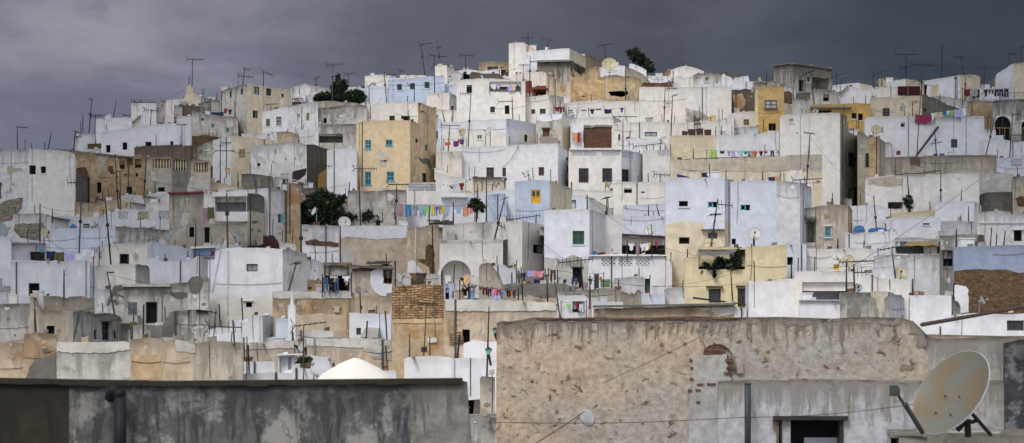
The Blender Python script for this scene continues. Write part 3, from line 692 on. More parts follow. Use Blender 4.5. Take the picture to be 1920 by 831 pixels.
H('sandy coloured box right of maroon panel', [(1728,159),(1759,158)], 196, 'C', dep=4)
H('long white gable house under storm clouds', [(1734,151),(1800,140,0),(1838,143,6)], 196, 'W', mats=['W','C'], dep=4)
H('white corner house at far right skyline', [(1868,139,7),(1900,119,0),(1935,116,3)], 186, 'W', mats=['W','C'], dep=5)
H('white parapet right of long gable house', [(1836,164),(1868,166),(1872,172)], 192, 'W', dep=3)
h=H('cream house with tall double window', [(1632,183),(1680,182),(1726,179),(1729,180)], 228, 'C', [(1655,203,1668,218,'bl' if 0 else 'gs')], dep=6)
H('dark cement wedge wall', [(1722,192),(1731,178),(1742,181),(1775,196),(1798,204)], 216, 'DG', [(1731,204,1736,209,'o')], dep=4, cat='wall', name='wall')
H('white terrace wall behind coloured washing', [(1740,181),(1790,184),(1814,187)], 214, 'WG', dep=3)
h=H('white house with two railed balconies', [(1622,221),(1700,218.5),(1714,217.5),(1811,212)], 298, 'W', [(1689,229.6,1697,238,'o'),(1783,261,1795,277,'gs'),(1648,238,1657,250,'wt'),(1717,219,1754,234,'rl','roomg','white'),(1764,217,1802,230,'rl','roomg','white')], dep=7)
H('stepped white wall by the railed balconies', [(1812,219),(1845,217.5),(1845.5,241),(1867,243)], 298, 'W', dep=5)
h=H('ochre stained wall under the railing terrace', [(1814,190),(1864,189)], 250, 'CD', dep=5); patch(h,[(1816,196),(1838,194),(1862,200),(1860,236),(1848,240),(1832,214),(1818,216)],'OC')
h=H('grey house with arched windows', [(1862,189),(1930,187)], 275, 'WS', [(1865,217.5,1895,266,'d'),(1915,225,1935,266,'d')], dep=6)
ARCHES=[(h,1880,233,15,1.6),(h,1925,236,10,1.6)]
H('white block below arched windows', [(1845,262),(1866,258),(1905,266),(1930,265)], 300, 'W', dep=4)
# ---------------- second tier
H('stained left edge house with broken plaster', [(-40,284),(54,279,0),(88,280),(140,287)], 412, 'WG', [(54.5,310,67,327,'o'),(76,312,86,325,'o')], mats=['WG','WW','WW'], dep=9, rough=.08)
h=HOUSES[-1]; patch(h,[(-20,395),(6,378),(20,374),(43,371),(40,392),(20,415),(-20,418)],'RB'); patch(h,[(14,312),(22,311),(28,316),(38,315),(41,320),(28,320),(20,328),(15,325)],'CD')
patch(h,[(-10,338),(3,343),(2,372),(-10,370)],'BN')
H('brown parapet wall behind the left edge house', [(100,281),(129,279),(140,281),(174,287)], 300, 'CD', dep=3, cat='wall', name='wall')
h=H('ochre ruin wall with red brick patch', [(138,285),(170,284)], 345, 'OC', dep=4, rough=.2)
patch(h,[(139,318),(150,314),(160,313),(164,322),(166,330),(140,330)],'BR')
h=H('ruined ochre house front with three niches', [(168,285),(178,284),(181,287),(250,293),(275,295)], 374, 'OC', [(181,342,190,362,'o'),(237,350,248,364,'o'),(224,303,234,317,'d','darkb'),(238,298,249,309,'d','darkb'),(253,298,265,315,'d','darkb'),(233.5,326,237,329.5,'sl'),(254,325,259,331,'sl')], dep=7, rough=.2)
patch(h,[(202,311),(212,311),(213,326),(208,327),(203,319)],'BR'); patch(h,[(183,292),(205,292),(196,312),(184,334)],'CD')
slab(h,181,288,250,290.5,.25,'DG','roof_slab',.2,294)
h=H('dark stained house with baluster parapet', [(274,293),(322,295),(358,298),(394,301)], 380, 'BN', [(287,298,320,315,'ba','roomw'),(326,300,351,320,'ba','darkb'),(364,305,390,323,'ba','roomg'),(296,351,309,360,'o')], mats=['CD','GC','CD'], dep=6)
patch(h,[(358,331),(394,334),(394,380),(362,380),(350,352)],'CG')
h=H('brown rendered wall and hut', [(252,275),(300,272),(350,272),(371,272),(399,262)], 305, 'BN', [(384,272,390,281.5,'o')], mats=['BN','BN','BN','CG'], dep=5, base=P(0,305,265).z)
H('dark brick roof edge hut', [(349,256),(372,254),(395,253),(416,258)], 268, 'BS', dep=4)
H('cream wall house with wooden shutter', [(399,262,5),(433,254,0),(490,259),(519,264)], 335, 'C', [(448,280,460,296,'sh')], mats=['W','C','C'], dep=5)
H('white roof terrace with tiny window', [(453,250),(484,252),(500,246),(520,245),(521,258)], 262, 'W', [(500,251,506.5,257,'o')], dep=4)
H('ochre roof wall between white terraces', [(519,246),(558,251),(560,258)], 278, 'OW', dep=3)
H('white terrace wall with small washing', [(545,233),(558,244),(592,247)], 275, 'W', dep=3)
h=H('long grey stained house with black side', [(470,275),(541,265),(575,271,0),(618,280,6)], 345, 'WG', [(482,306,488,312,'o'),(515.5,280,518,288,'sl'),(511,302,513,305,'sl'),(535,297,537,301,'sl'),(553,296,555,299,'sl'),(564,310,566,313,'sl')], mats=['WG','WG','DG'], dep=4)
patch(h,[(596,328),(612,318),(618,330),(618,352),(594,352)],'YO')
h=H('open fronted cream terrace with clutter', [(590,243),(597,232),(670,232)], 290, 'CG', [(597,251,643,268,'lg','CD' if 0 else 'roomg')], mats=['W','CG'], dep=5)
H('small bluish wall beside yellow house', [(643,243),(669,243)], 284, 'LB', dep=4)
H('blank white block left of yellow house', [(613,281),(669,277)], 372, 'W', dep=6)
h=H('low white house behind yellow parapet', [(687,196),(740,192),(785,190)], 232, 'WW', [(752,217,768.5,226,'lg','teal'),(730.6,217.5,740.7,226,'br')], dep=5)
h=H('stub wall with clutter left of white parapet', [(670,212),(686,210)], 236, 'CG', dep=3)
H('dark rubble mound on white roof', [(690,192),(697,187),(712,188),(722,192)], 200, 'CD', dep=2, off=1)
h=H('yellow house with four blue windows', [(668,230),(684,227),(769,226,0),(787,233,3.5)], 365, 'Y', [(683.4,262.6,696,279.6,'bl'),(723,262,736,273,'bl'),(682.6,322,696,347,'bl'),(725,322,739,339.4,'bl'),(779,260,783.7,268.6,'dg')], mats=['Y','Y','YT'], dep=4)
patch(h,[(702,288),(712,280),(726,284),(732,298),(722,304),(704,300)],'C',.03); patch(h,[(712,302),(726,300),(724,312),(714,312)],'CG',.03)
h=H('tall tan tower wall behind yellow house', [(784,192,3),(792,194,4),(818,205,8)], 365, 'YT', [(797,271,802,283,'tb'),(791,324.6,800,341.5,'dg','green')], dep=5)
patch(h,[(786,296),(791,299),(796,296),(805,300),(809,312),(806,318),(800,308),(790,303)],'DG',.03)
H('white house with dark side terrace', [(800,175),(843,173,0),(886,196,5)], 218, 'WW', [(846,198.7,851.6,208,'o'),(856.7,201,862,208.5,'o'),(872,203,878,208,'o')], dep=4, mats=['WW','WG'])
H('white terrace wall below dark side terrace', [(814,206),(860,206),(935,207)], 232, 'WW', dep=4, cat='wall', name='wall')
H('narrow blue-grey wall behind tan tower', [(814,216),(829,224)], 290, 'LB', [(817,246,821,261,'o')], dep=4)
h=H('white house with small cream window', [(828,229),(949,222,0),(1005,231,6)], 290, 'W', [(894,253,904.5,262,'cr'),(962,248,968,261.6,'gs'),(983,252.7,989.5,266,'gs')], bands=[(246,'WW')], mats=['W','LB'], dep=5)
patch(h,[(951,240),(956,236),(963,245),(972,247),(974,270),(951,276)],'W',.03)
h=H('cream house with brick filled window', [(1005,215),(1054.5,212,0),(1082,223,5)], 275, 'C', [(1018,243,1030,256,'bk')], mats=['CG','WW'], dep=4); slab(h,1016,239.5,1031.5,243,.15,'ironr','lintel')
patch(h,[(1005.5,216),(1054,213),(1054,222),(1030,228),(1006,226)],'W',.03)
H('blue painted door box on white roof', [(1066,216),(1078,214)], 226, 'SB', dep=2)
h=H('white house with big brick panel', [(1070,226),(1084,222),(1150,218,0),(1165,226,4)], 290, 'WW', [(1094.5,238,1147,278.5,'bk')], mats=['W','WW','C'], dep=5)
patch(h,[(1094,235),(1148,234),(1148,238),(1120,238),(1108,241),(1095,240)],'GC',.06)
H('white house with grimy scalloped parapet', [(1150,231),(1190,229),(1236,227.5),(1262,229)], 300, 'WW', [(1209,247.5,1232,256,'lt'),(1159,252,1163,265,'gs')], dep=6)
H('white box room on scalloped house', [(1160,262),(1188,258),(1226,260),(1246,259)], 300, 'W', dep=4, off=-3)
h=H('white curved terrace wall with sooty doorway', [(1236,228),(1262,231),(1300,229),(1340,226),(1352,224),(1368,216),(1376,212)], 262, 'WW', [(1301,221,1314,241,'o')], dep=5)
h=H('sooty chimney doorway block', [(1301,220),(1314,220)], 252, 'DG', bands=[(232,'W')], dep=2, off=-1)
H('white house with yellow-green window', [(1374,211),(1418,208),(1422,212)], 250, 'WW', [(1394,223.6,1405,235,'ol')], dep=5)
H('grey stained low wall under yellow-green window', [(1336,241),(1380,238),(1422,237)], 258, 'WG', dep=3, cat='wall', name='wall')
h=H('cream blank house with washing line', [(1257,254),(1343,253),(1377,254),(1420,250),(1463,245)], 305, 'WW', mats=['C','W','W','W'], dep=6)
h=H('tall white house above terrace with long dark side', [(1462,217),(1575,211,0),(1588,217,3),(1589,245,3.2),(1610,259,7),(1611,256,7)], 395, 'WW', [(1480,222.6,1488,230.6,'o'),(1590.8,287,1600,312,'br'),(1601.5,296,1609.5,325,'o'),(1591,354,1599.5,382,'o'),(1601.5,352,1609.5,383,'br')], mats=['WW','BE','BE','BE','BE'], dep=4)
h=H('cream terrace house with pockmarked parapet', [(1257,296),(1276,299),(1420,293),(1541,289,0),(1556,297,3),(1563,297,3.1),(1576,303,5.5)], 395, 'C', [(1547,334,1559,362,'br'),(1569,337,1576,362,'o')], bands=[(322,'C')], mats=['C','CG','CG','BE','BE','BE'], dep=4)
patch(h,[(1276,300),(1541,290),(1541,316),(1430,322),(1330,322),(1277,318)],'CD',.03)
H('white gap wall between beige houses', [(1588,246),(1600,243),(1612,243)], 262, 'W', dep=3, off=2)
h=H('beige corner house with orange stripe', [(1608,245),(1622,252),(1629,257),(1647,255,0),(1660,268,4)], 395, 'BE', [(1623,288,1631.5,313,'br')], mats=['BE','BE','OW','BE'], dep=5)
patch(h,[(1629,262),(1646,258),(1647,332),(1629,334)],'OC',.02)
H('small white box beside beige corner house', [(1657,266),(1668,265),(1672,270)], 300, 'WG', dep=3)
h=H('long weathered cream terrace wall', [(1648,295),(1725,294),(1800,291),(1869,290)], 335, 'CD', dep=5, cat='wall', name='wall')
patch(h,[(1706,294),(1726,294),(1725,312),(1708,309)],'BN')
H('white wall with lattice at right edge', [(1869,296),(1930,294)], 335, 'LB', [(1895,299,1917,312,'la')], dep=5)
h=H('large blank white wall with ochre patches', [(1623,332),(1660,329),(1836,324)], 412, 'WW', [(1665,379,1692,391.5,'lg')], dep=6)
patch(h,[(1625,336),(1650,334),(1670,332),(1694,336),(1692,348),(1665,350),(1630,346)],'CD',.03)
h=H('rubble and lime wall near right edge', [(1835,326),(1901,325)], 368, 'WG', bands=[(362,'CG')], dep=4, cat='wall', name='wall', rough=.15)
patch(h,[(1870,326),(1900,326),(1900,360),(1840,360),(1842,345)],'CG',.06)
H('blackened wall under rubble and lime wall', [(1839,363),(1901,360)], 402, 'DG', dep=3, cat='wall', name='wall')
h=H('brown ruin at right frame edge', [(1899,330),(1912,330),(1935,326)], 405, 'CD', dep=5, cat='ruin', name='ruin', rough=.3); patch(h,[(1904,372),(1912,366),(1930,376),(1930,388),(1908,386)],'BR')
# ---------------- third tier
h=H('grimy white house with lattice parapet', [(54,334),(84,329),(110,326),(142,326,0),(179,334,7)], 388, 'WG', [(57,334,70,346,'la'),(78,331,94,344,'la')], mats=['WG','WG','WG','DG'], dep=4)
slab(h,52,357,140,360,.25,'CG','ledge')
H('pale lavender low wall', [(30,384),(80,382),(124,386)], 408, 'LB', dep=4, cat='wall', name='wall')
h=H('lime washed rubble wall behind left dish', [(24,401),(60,400),(90,400),(95,404)], 456, 'RB', mats=['WG','WG','WG'], dep=4); patch(h,[(28,420),(80,418),(88,430),(76,452),(40,446),(26,432)],'RB')
h=H('cream wall with brown brick infill', [(124,380),(179,380),(221,372),(222,373)], 410, 'OW', dep=4)
h=H('brown brick panel between cream walls', [(178,372),(221,372.5)], 398, 'BR', dep=3, off=-.3)
H('cream hut with tiny black window', [(221,373),(247,378)], 398, 'C', [(235,381,238.5,389,'o')], dep=4)
h=H('shaded open bay under a thin slab', [(247,377),(273,384)], 398, 'WG', [(249,383,272,395,'lg')], dep=4); slab(h,246,377,273,379,.4,'CG','roof_slab',.2,382)
H('white terrace parapet with red-brown shadow line', [(273,381),(322,380)], 400, 'WW', dep=4)
H('white roof fragments below the ruin', [(227,367),(250,364),(270,367),(285,362),(314,360),(320,364)], 382, 'W', dep=3)
H('grey sloping shed on white roof', [(271,367),(276,367),(300,373)], 382, 'CG', dep=3, off=-1)
h=H('white terrace house with three lattice panels', [(190,404),(205,398),(221,394),(331,392,0),(344,396,3)], 437, 'W', [(222,396.5,240,411,'la','roomg'),(259.5,396.5,279,411,'la','roomg','cream'),(297,396,318,411,'la','roomg')], mats=['W','W','W','BE'], dep=5)
H('white hut with black porch awning', [(94,406),(140,405),(192,407),(201,412)], 434, 'W', [(156,419.6,168,427.4,'o'),(180,419.6,185,426.5,'o')], dep=4)
slab(HOUSES[-1],95,406,131,409,1.0,'woodg','awning',.1,412)
H('pale wall below the black porch awning', [(74,430),(144,428),(216,427)], 478, 'LB', dep=4)
H('stained grey parapet wall with aerial masts', [(216,424),(250,425),(331,433),(362,441)], 462, 'CG', dep=4, cat='wall', name='wall')
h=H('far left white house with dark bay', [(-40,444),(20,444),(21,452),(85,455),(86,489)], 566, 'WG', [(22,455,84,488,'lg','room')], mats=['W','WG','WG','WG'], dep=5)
h=H('white wall beneath the washing line', [(20,490),(100,489),(168,488)], 575, 'W', [(53.6,531,74,556,'o')], dep=5, off=-1.2)
H('small lilac room with white window', [(166,465),(183,464),(197,463)], 500, 'WW', [(181,471,192,487,'wt')], dep=3)
h=H('white hut with square black window', [(197,457),(276,455,0),(320,459,4),(362,467,7)], 505, 'WW', [(224,476,242,495,'o')], mats=['WW','LB','LB'], dep=4)
h=H('rain streaked white block', [(94,500),(180,497),(254,495.5,0),(279,499,4)], 575, 'WW', mats=['W','WW','CG'], dep=5)
h=H('white house with wavy parapet', [(276,484),(290,482),(302,489),(345,488),(362,484),(374,480,0),(404,482,4)], 545, 'W', mats=['W']*5+['WG'], dep=5)
H('bright blue recess with white slab', [(358,465),(404,462)], 486, 'SB', dep=4); slab(HOUSES[-1],358,463,404,467,.5,'WW','roof_slab',.2,461)
H('pale blue roof strip beside small dishes', [(402,461),(425,459),(453,459)], 472, 'LB', dep=4)
h=H('cream house with rust red slab roof', [(317,363),(382,361)], 465, 'CD', [(355,426,364,445,'o')], dep=6); slab(h,316,361,383,364,.4,'RD','roof_slab',.2,359)
patch(h,[(344,396),(360,400),(352,420),(346,440),(330,440)],'CG',.02)
H('cream rear hut with maroon hatch', [(388,340),(410,342),(455,350)], 372, 'C', [(425,342,436,354,'d','maroon')], dep=4)
H('grey cement shed wall', [(453,326),(500,328),(511,330)], 366, 'GC', dep=4)
H('white ledge wall above grey cement shed', [(475,312),(511,314)], 340, 'W', dep=3)
H('grey cement hut on the grey shed', [(511,311),(549,315)], 334, 'GC', dep=3)
H('small white hut with grey window', [(513,331),(543,332)], 362, 'WG', [(529.5,336,540,346,'gs')], dep=4)
h=H('tall grey-white house with teal shutter', [(430,357),(470,355),(502,352,0),(538,357,4)], 450, 'W', [(521,401.6,528,418.5,'tb')], mats=['W','W','WG'], dep=4)
patch(h,[(528,402),(535,403),(535,419),(528,418)],'tealp',.08,'shutter',.1)
h=H('balcony house with maroon door', [(382,365),(401,364),(463,362,0),(495,368,5)], 468, 'CG', [(403,370,462,398,'lg','WW' if 0 else 'roomw'),(378,426,393,455,'o')], mats=['WW','W','DG'], bands=[(417,'CD')], dep=4)
slab(h,399,361,464,369,.35,'WW','roof_slab',.3,360); slab(h,401,398,466,416,.8,'WW','balcony_front',.05)
patch(h,[(466,395),(494,400),(494,425),(480,412),(466,418)],'CD',.03)
H('brown plank upper wall on balcony house', [(398,350),(410,354),(428,353),(430,356)], 366, 'BS', dep=3)
H('crooked maroon shed below teal shutter', [(493,441),(512,440),(521,452),(524,461)], 470, 'MR', dep=3)
h=H('crumbling ochre pier between trees', [(538,341),(552,340),(563,345)], 440, 'OC', dep=4, rough=.3)
H('brown doorway hut beside crumbling pier', [(558,342),(570,342),(578,356)], 372, 'CG', [(559.5,344,568,364,'d','darkb')], dep=3)
H('corrugated grey wall above the bushes', [(568,352),(612,353)], 376, 'slate' if 0 else 'GC', dep=3)
H('broken brown wall over the bushes', [(558,365),(600,363),(622,362),(652,367)], 420, 'CD', dep=3, cat='wall', name='wall')
H('stained cream wall below yellow house', [(652,357),(762,355)], 425, 'CG', dep=5, cat='wall', name='wall')
H('white stair wedge left of coloured clothes', [(727,378),(731,376),(748,400),(752,405)], 424, 'W', dep=2)
h=H('white terrace with diamond lattice parapet', [(762,343),(829,342)], 388, 'WW', [(767,345.5,795,358.5,'la','white'),(797,345.5,824,358.5,'la','white')], dep=5)
H('white block behind the hanging clothes', [(762,383),(830,383)], 412, 'W', dep=4)
H('grey-white house corner under tan tower', [(817,284),(866,283)], 348, 'WW', dep=5)
h=H('white sloping terrace with dotted holes', [(817,324),(850,331),(884,338)], 390, 'WW', [(846,349.5,851,354,'sl'),(830,345,832,347.5,'sl')], dep=5)
H('white house with three maroon windows', [(865,277),(949,273),(1046,268,0),(1064,283,5)], 345, 'W', [(912,314,926,335,'mr'),(942,314.5,951,331,'mr'),(1010,313.5,1020,329.5,'mr')], mats=['W','W','W'], dep=5)
H('white rubble heap on white roof', [(903,270),(915,262),(936,262),(940,267)], 276, 'WG', dep=2, cat='heap', name='rubble_heap', rough=.4)
h=H('white house with dark grilled windows', [(1066,283),(1068,279),(1165,280,0),(1190,284,2),(1207,290,5)], 362, 'WW', [(1073,282.5,1093,292.5,'la','white'),(1095,282.5,1118.5,292.5,'la'),(1128.6,282.5,1162,292.5,'la'),(1167,285,1188,296,'la'),(1085.6,316,1103,342,'br'),(1129.7,316,1147,341,'br'),(1166,318,1179,343,'br')], mats=['WW','WW','W','W'], dep=5)
slab(h,1068,278,1166,281,.2,'WW','coping')
h=H('white narrow house right of grilled windows', [(1205,281),(1232,281),(1257,280)], 352, 'WW', [(1234,282.5,1256,293,'la','white')], dep=5)
H('low cream roof hut with curved wall', [(886,335),(900,333),(940,334),(949,338)], 364, 'C', dep=4); slab(HOUSES[-1],884,332.5,949,334.5,.3,'woodg')
H('cluttered white terrace block', [(826,358),(880,362),(905,358),(966,356)], 410, 'W', dep=5); slab(HOUSES[-1],827,368,877,371,.6,'WG')
H('pale blue stair wall below cream hut', [(914,364),(948,362),(950,372)], 412, 'BL', dep=4, off=-1)
h=H('pale blue house with yellow window', [(965,340),(1031,338,0),(1072,354,6)], 455, 'BL', [(995.5,356.5,1014,381.5,'yw'),(999.5,421,1011.5,440,'o')], mats=['BL','C'], bands=[(443,'WW')], dep=4)
H('long white roof band below grilled house', [(1024,360),(1060,357),(1170,357)], 385, 'WW', dep=5, off=3)
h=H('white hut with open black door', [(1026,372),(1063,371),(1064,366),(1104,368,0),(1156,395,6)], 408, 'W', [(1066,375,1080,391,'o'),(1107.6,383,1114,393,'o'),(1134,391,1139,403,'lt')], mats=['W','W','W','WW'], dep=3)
h=H('white cube house with green window', [(1020.5,393),(1105,392,0),(1135,402,4),(1166,402,4.2)], 565, 'W', [(1073.6,433,1095.5,458.5,'gr'),(1073.6,502,1092,528,'d')], bands=[(485,'CG')], mats=['W','WW','WW'], dep=4)
slab(h,1072,500,1094,502,.1,'slate','lintel')
H('white house in front of masts', [(1150,342),(1200,341),(1250,340)], 392, 'WW', [(1170,353,1185,362,'o'),(1202,359,1209,362,'sl')], dep=5)
H('pale blue strip wall under white mast house', [(1168,383),(1250,382)], 412, 'LB', dep=4)
H('pale blue wall left of two-tone house', [(1166,405),(1250,404)], 450, 'LB', dep=4)
h=H('two-tone house blue above cream', [(1248,335),(1359,333,0),(1370,337,4)], 565, 'LB', [(1273,377,1290,387.5,'o'),(1327.6,378.5,1345,389,'bo'),(1273,445,1293,457.5,'o'),(1327.6,436.6,1345,447.5,'gs')], bands=[(418,'C')], mats=['LB','LB'], dep=5)
slab(h,1315,430,1359,432,.4,'DG'); patch(h,[(1316,432),(1358,432),(1358,420),(1345,416),(1325,419)],'LB',.03)
h=H('pale blue house right of two-tone house', [(1369,339),(1456,338,0),(1500,342),(1522,352,5)], 475, 'LB', [(1388.5,384,1406.5,394.5,'bo'),(1372,447.6,1380,458.5,'o')], mats=['LB','WG','WG'], dep=5)
H('cream wall behind the blue houses', [(1369,322),(1456,320),(1500,318),(1545,320)], 360, 'C', dep=4)
H('white terrace above stained parapet', [(1500,372),(1530,376),(1560,372),(1597,372)], 395, 'W', dep=5, off=2)
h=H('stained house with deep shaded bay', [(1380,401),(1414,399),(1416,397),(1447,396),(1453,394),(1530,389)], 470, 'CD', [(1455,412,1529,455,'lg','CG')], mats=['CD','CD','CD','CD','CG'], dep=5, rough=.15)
slab(h,1453,409,1530,412.5,.4,'DG','roof_slab',.2,406.5)
h=H('cream tower with small blue window', [(1529,386),(1590,384,0),(1598,392,3)], 470, 'OW', [(1547,426,1557.5,443,'bl')], mats=['OW','OC'], dep=5)
slab(h,1545,422,1560,424,.15,'WW','lintel'); slab(h,1545,445,1561,447,.2,'WW','sill')
h=H('white terrace with blue tarpaulin', [(1590,386),(1620,384),(1650,385),(1666,392)], 446, 'W', dep=5)
H('white coping slab above yellow ledge', [(1658,393),(1753,391)], 402, 'W', dep=4)
H('yellow washed ledge wall', [(1664,401),(1753,395)], 414, 'YL', dep=3)
h=H('pale blue box house with two poles', [(1753,378),(1826,376,0),(1840,384,4)], 420, 'BL', mats=['W','WW'], dep=4)
h=H('white house with narrow slit window', [(1660,411),(1684,408),(1762,406),(1764,410)], 456, 'W', [(1730,418.5,1743,421.8,'o')], dep=5)
h=H('stained white wall right of slit window', [(1764,415),(1826,414)], 446, 'WG', dep=4); 
H('dark cement wall over the alley', [(1762,441),(1833,438)], 470, 'CG', dep=4)
h=H('plain grey-white house by right edge', [(1832,397),(1895,396),(1896,400),(1935,401)], 470, 'WG', [(1901,432,1916,452.5,'o')], dep=5); slab(h,1834,417,1930,419,.15,'WG','ledge')
slab(h,1897,429,1920,431.5,.3,'WW','lintel')
h=H('sloping white wall below blue tarpaulin', [(1585,436),(1600,439),(1665,433),(1680,432)], 475, 'W', dep=4)
h=H('green walled room under canvas awning', [(1678,447),(1764,447)], 482, 'WG', [(1679,453,1764,476,'lw','roomg')], dep=4)
# ---------------- fourth tier
h=H('small white block with ledge at left', [(-30,537),(30,536)], 575, 'WG', [(2,534,14,536,'sl')], dep=4)
H('grey rendered wall at far left', [(-40,568),(56,566)], 650, 'CG', dep=5, cat='wall', name='wall')
H('brown sagging parapet with cracks', [(59,551),(128,557),(129,554),(176,560)], 600, 'BE', dep=3, cat='wall', name='wall', off=2)
h=H('ochre house with cracked grey side', [(56,556),(60,551),(80,583),(137,582,0),(226,591,9)], 650, 'OW', [(86.5,611,102,629,'o'),(176,619,183,637,'o'),(192,603,205,638,'gs'),(213.5,621,219.5,637,'o')], mats=['OW','OW','OW','CG'], dep=3)
patch(h,[(145,586),(152,586),(149,600),(144,614),(140,630),(137.5,640),(137.5,628),(142,612)],'DG',.03); slab(h,188,599,209,602,.6,'DG','canopy')
h=H('cream house with black patch and dark door', [(177,541),(212,541),(214,534),(352,529)], 625, 'OW', [(240,567,257,591,'sh','greysh'),(273,566,295,607,'d')], mats=['WG','WW','CG'], dep=6)
slab(h,232,533,320,538,.5,'CG'); slab(h,226,591,263,607,1.1,'CG','balcony')
patch(h,[(213,538),(228,536),(246,542),(218,546),(212,556),(206,572),(200,572),(204,560),(208,548)],'DG',.04); patch(h,[(319,549),(335,547),(354,551),(352,557),(330,560),(322,556)],'DG',.04)
patch(h,[(216,548),(232,556),(230,558),(215,553)],'DG',.04,jit=.5); patch(h,[(214,560),(224,568),(218,572),(211,566)],'DG',.04,jit=.5)
h=H('cement patched corner tower', [(352,528),(359,519),(391,518)], 650, 'CG', dep=4)
patch(h,[(353,529),(360,519),(380,519),(378,540),(368,552),(358,548)],'DG',.04); 
h=H('low wall with cement ends', [(241,617),(250,609),(283,609),(284,610),(305,610),(306,606),(318,583),(392,581)], 650, 'CG', dep=4, cat='wall', name='wall')
patch(h,[(306,610),(312,596),(335,584),(334,600),(322,632),(306,632)],'DG',.04); patch(h,[(283,611),(304,611),(304,632),(283,631)],'GC',.05)
h=H('ochre rampart with rain slits', [(106,641),(244,640),(245,633),(304,633),(305,636),(358,635),(362,640),(455,640)], 730, 'OW', [(121,673,123.5,684,'sl'),(146,673,149,684,'sl'),(173,673,175.5,684,'sl'),(199.5,673,202,684,'sl'),(222,673,224.5,684,'sl'),(331,673,333,684,'sl'),(357,673,360,684,'sl'),(198,705,201,709,'sl')], mats=['CG','OW','OW','OW','OW','OW','CD'], dep=4, cat='wall', name='rampart', rough=.15)
patch(h,[(106,642),(243,641),(244,656),(200,662),(107,660)],'CG',.04); patch(h,[(250,668),(302,664),(303,712),(252,712)],'OC',.02)
patch(h,[(328,637),(366,641),(366,662),(330,658)],'CG',.03)
h=H('ochre wall with black cement patch', [(-30,642),(44,641),(45,622),(106,624)], 730, 'OW', [(43,647,47,658,'sl')], dep=3, cat='wall', name='wall')
patch(h,[(48,712),(56,690),(66,676),(90,668),(105,660),(105,714)],'DG',.05); patch(h,[(79,655),(86,652),(97,659),(92,661),(80,660)],'DG',.05)
h=H('big white house with two small black windows', [(390,486),(403,486),(403.5,469),(530,466,0),(575,474,5)], 640, 'W', [(462,495,483,509,'o'),(461,567,472.5,576,'o')], mats=['W','W','W','WG'], bands=[(557,'WW')], dep=5)
slab(h,455,563.5,476,565,.15,'WW','lintel')
H('dark timber pile roof above big white house', [(450,462),(480,460),(525,461)], 470, 'BN', dep=3, off=1, cat='shed', name='shed')
H('white shed block at roof corner', [(524,461),(533,456),(554,457)], 485, 'WW', [(537,464,544,468,'sl')], dep=3)
H('white roof room behind loggia of jeans', [(573,487),(585,486),(608,492)], 535, 'WG', [(589,506,592,509,'sl')], dep=4)
h=H('peeling lime wall behind white satellite dish', [(565,420),(636,423)], 520, 'WG', bands=[(461,'W')], dep=5); patch(h,[(572,452),(590,449),(606,453),(620,452),(635,456),(634,463),(600,461),(575,459)],'BS',.03)
h=H('ochre washed wall under the dish mast', [(635,423),(764,422)], 520, 'OW', dep=5); patch(h,[(636,424),(763,423),(763,446),(700,449),(650,444),(637,448)],'WG',.04); patch(h,[(637,465),(650,462),(668,475),(664,500),(642,500)],'CG',.02)
h=H('cream house with fallen brick patch', [(764,427),(790,424),(823,421)], 540, 'OW', dep=5)
patch(h,[(798,461),(806,459),(813,462),(814,486),(815,512),(807,512),(805,500),(796,496),(784,490),(781,484),(798,487)],'BS',.04); patch(h,[(764,492),(776,489),(784,500),(798,512),(764,512)],'W',.03)
H('brown shed end with tin roof edge', [(819,428),(849,432)], 460, 'BE', dep=4); slab(HOUSES[-1],817,425,850,427.5,.4,'woodg','roof_slab',.2,430)
H('low white wall left of arch', [(755,512),(760,509),(824,513)], 545, 'WW', dep=4, cat='wall', name='wall')
H('white terrace behind arch building', [(830,418),(900,416),(979,414,0),(1021,424,5),(1022,425)], 545, 'WW', [(999.5,459,1019,476,'o')], mats=['WW','WW','WW','W'], dep=5)
h=H('cream building with big white arch', [(824,451),(943,449,0),(979,447,5)], 548, 'WW', [(826.5,489,883,545,'lw','roomb')]+[(827+8.2*i,467,828.6+8.2*i,469,'sl') for i in range(14)], mats=['WW','DG'], dep=5, base=P(0,560,175).z)
ARCHES.append((h,854.7,517,28.2,1))
patch(h,[(826,450.5),(942,449.5),(942,455),(826,456)],'CG',.02)
h=H('jeans loggia with thatched top', [(605,492),(656,495),(660,500)], 552, 'CG', [(607.5,498,655,545,'lg','dark')], dep=4, off=-.6); 
h=H('low stone parapet before jeans loggia', [(541,527),(575,524),(608,526)], 562, 'OC', [(577,538,585,543,'o')], dep=3, cat='wall', name='wall')
h=H('plank roofed hut with white patch', [(660,503),(700,501),(736,505)], 570, 'RB', [(719,501.5,735,532,'o')], mats=['CD','CD'], dep=4); slab(h,659,497,738,501,.5,'woodg','roof_slab',.3,502)
patch(h,[(695,512),(704,503),(718,502),(718,532),(735,533),(735,557),(716,555),(702,548),(694,530)],'W',.05); patch(h,[(661,503),(712,502),(700,508),(664,509)],'BR',.05)
h=H('long ochre wall with stone rose', [(511,545),(600,545),(662,546),(664,556),(736,556)], 652, 'OC', [(675.5,574,679,580,'sl')], mats=['OC','OC','OC','OW'], dep=5)
patch(h,[(512,546),(660,547),(660,559),(600,560),(512,560)],'CG',.05); patch(h,[(555,592),(600,588),(650,592),(650,634),(556,634)],'OW',.03); patch(h,[(624,575),(640,575),(636,579),(637,586),(627,586),(628,579)],'CD',.15,'stone_rose',.3,3)
H('stepped white block under the big white house', [(392,617),(430,612),(432,600),(471,604),(471.5,590),(492,589,0),(513,593,3)], 662, 'W', dep=4, mats=['W']*5+['WG'], off=-3)
H('white block with small hook', [(517,597),(522,595),(541,596)], 664, 'LB', dep=3, off=-2)
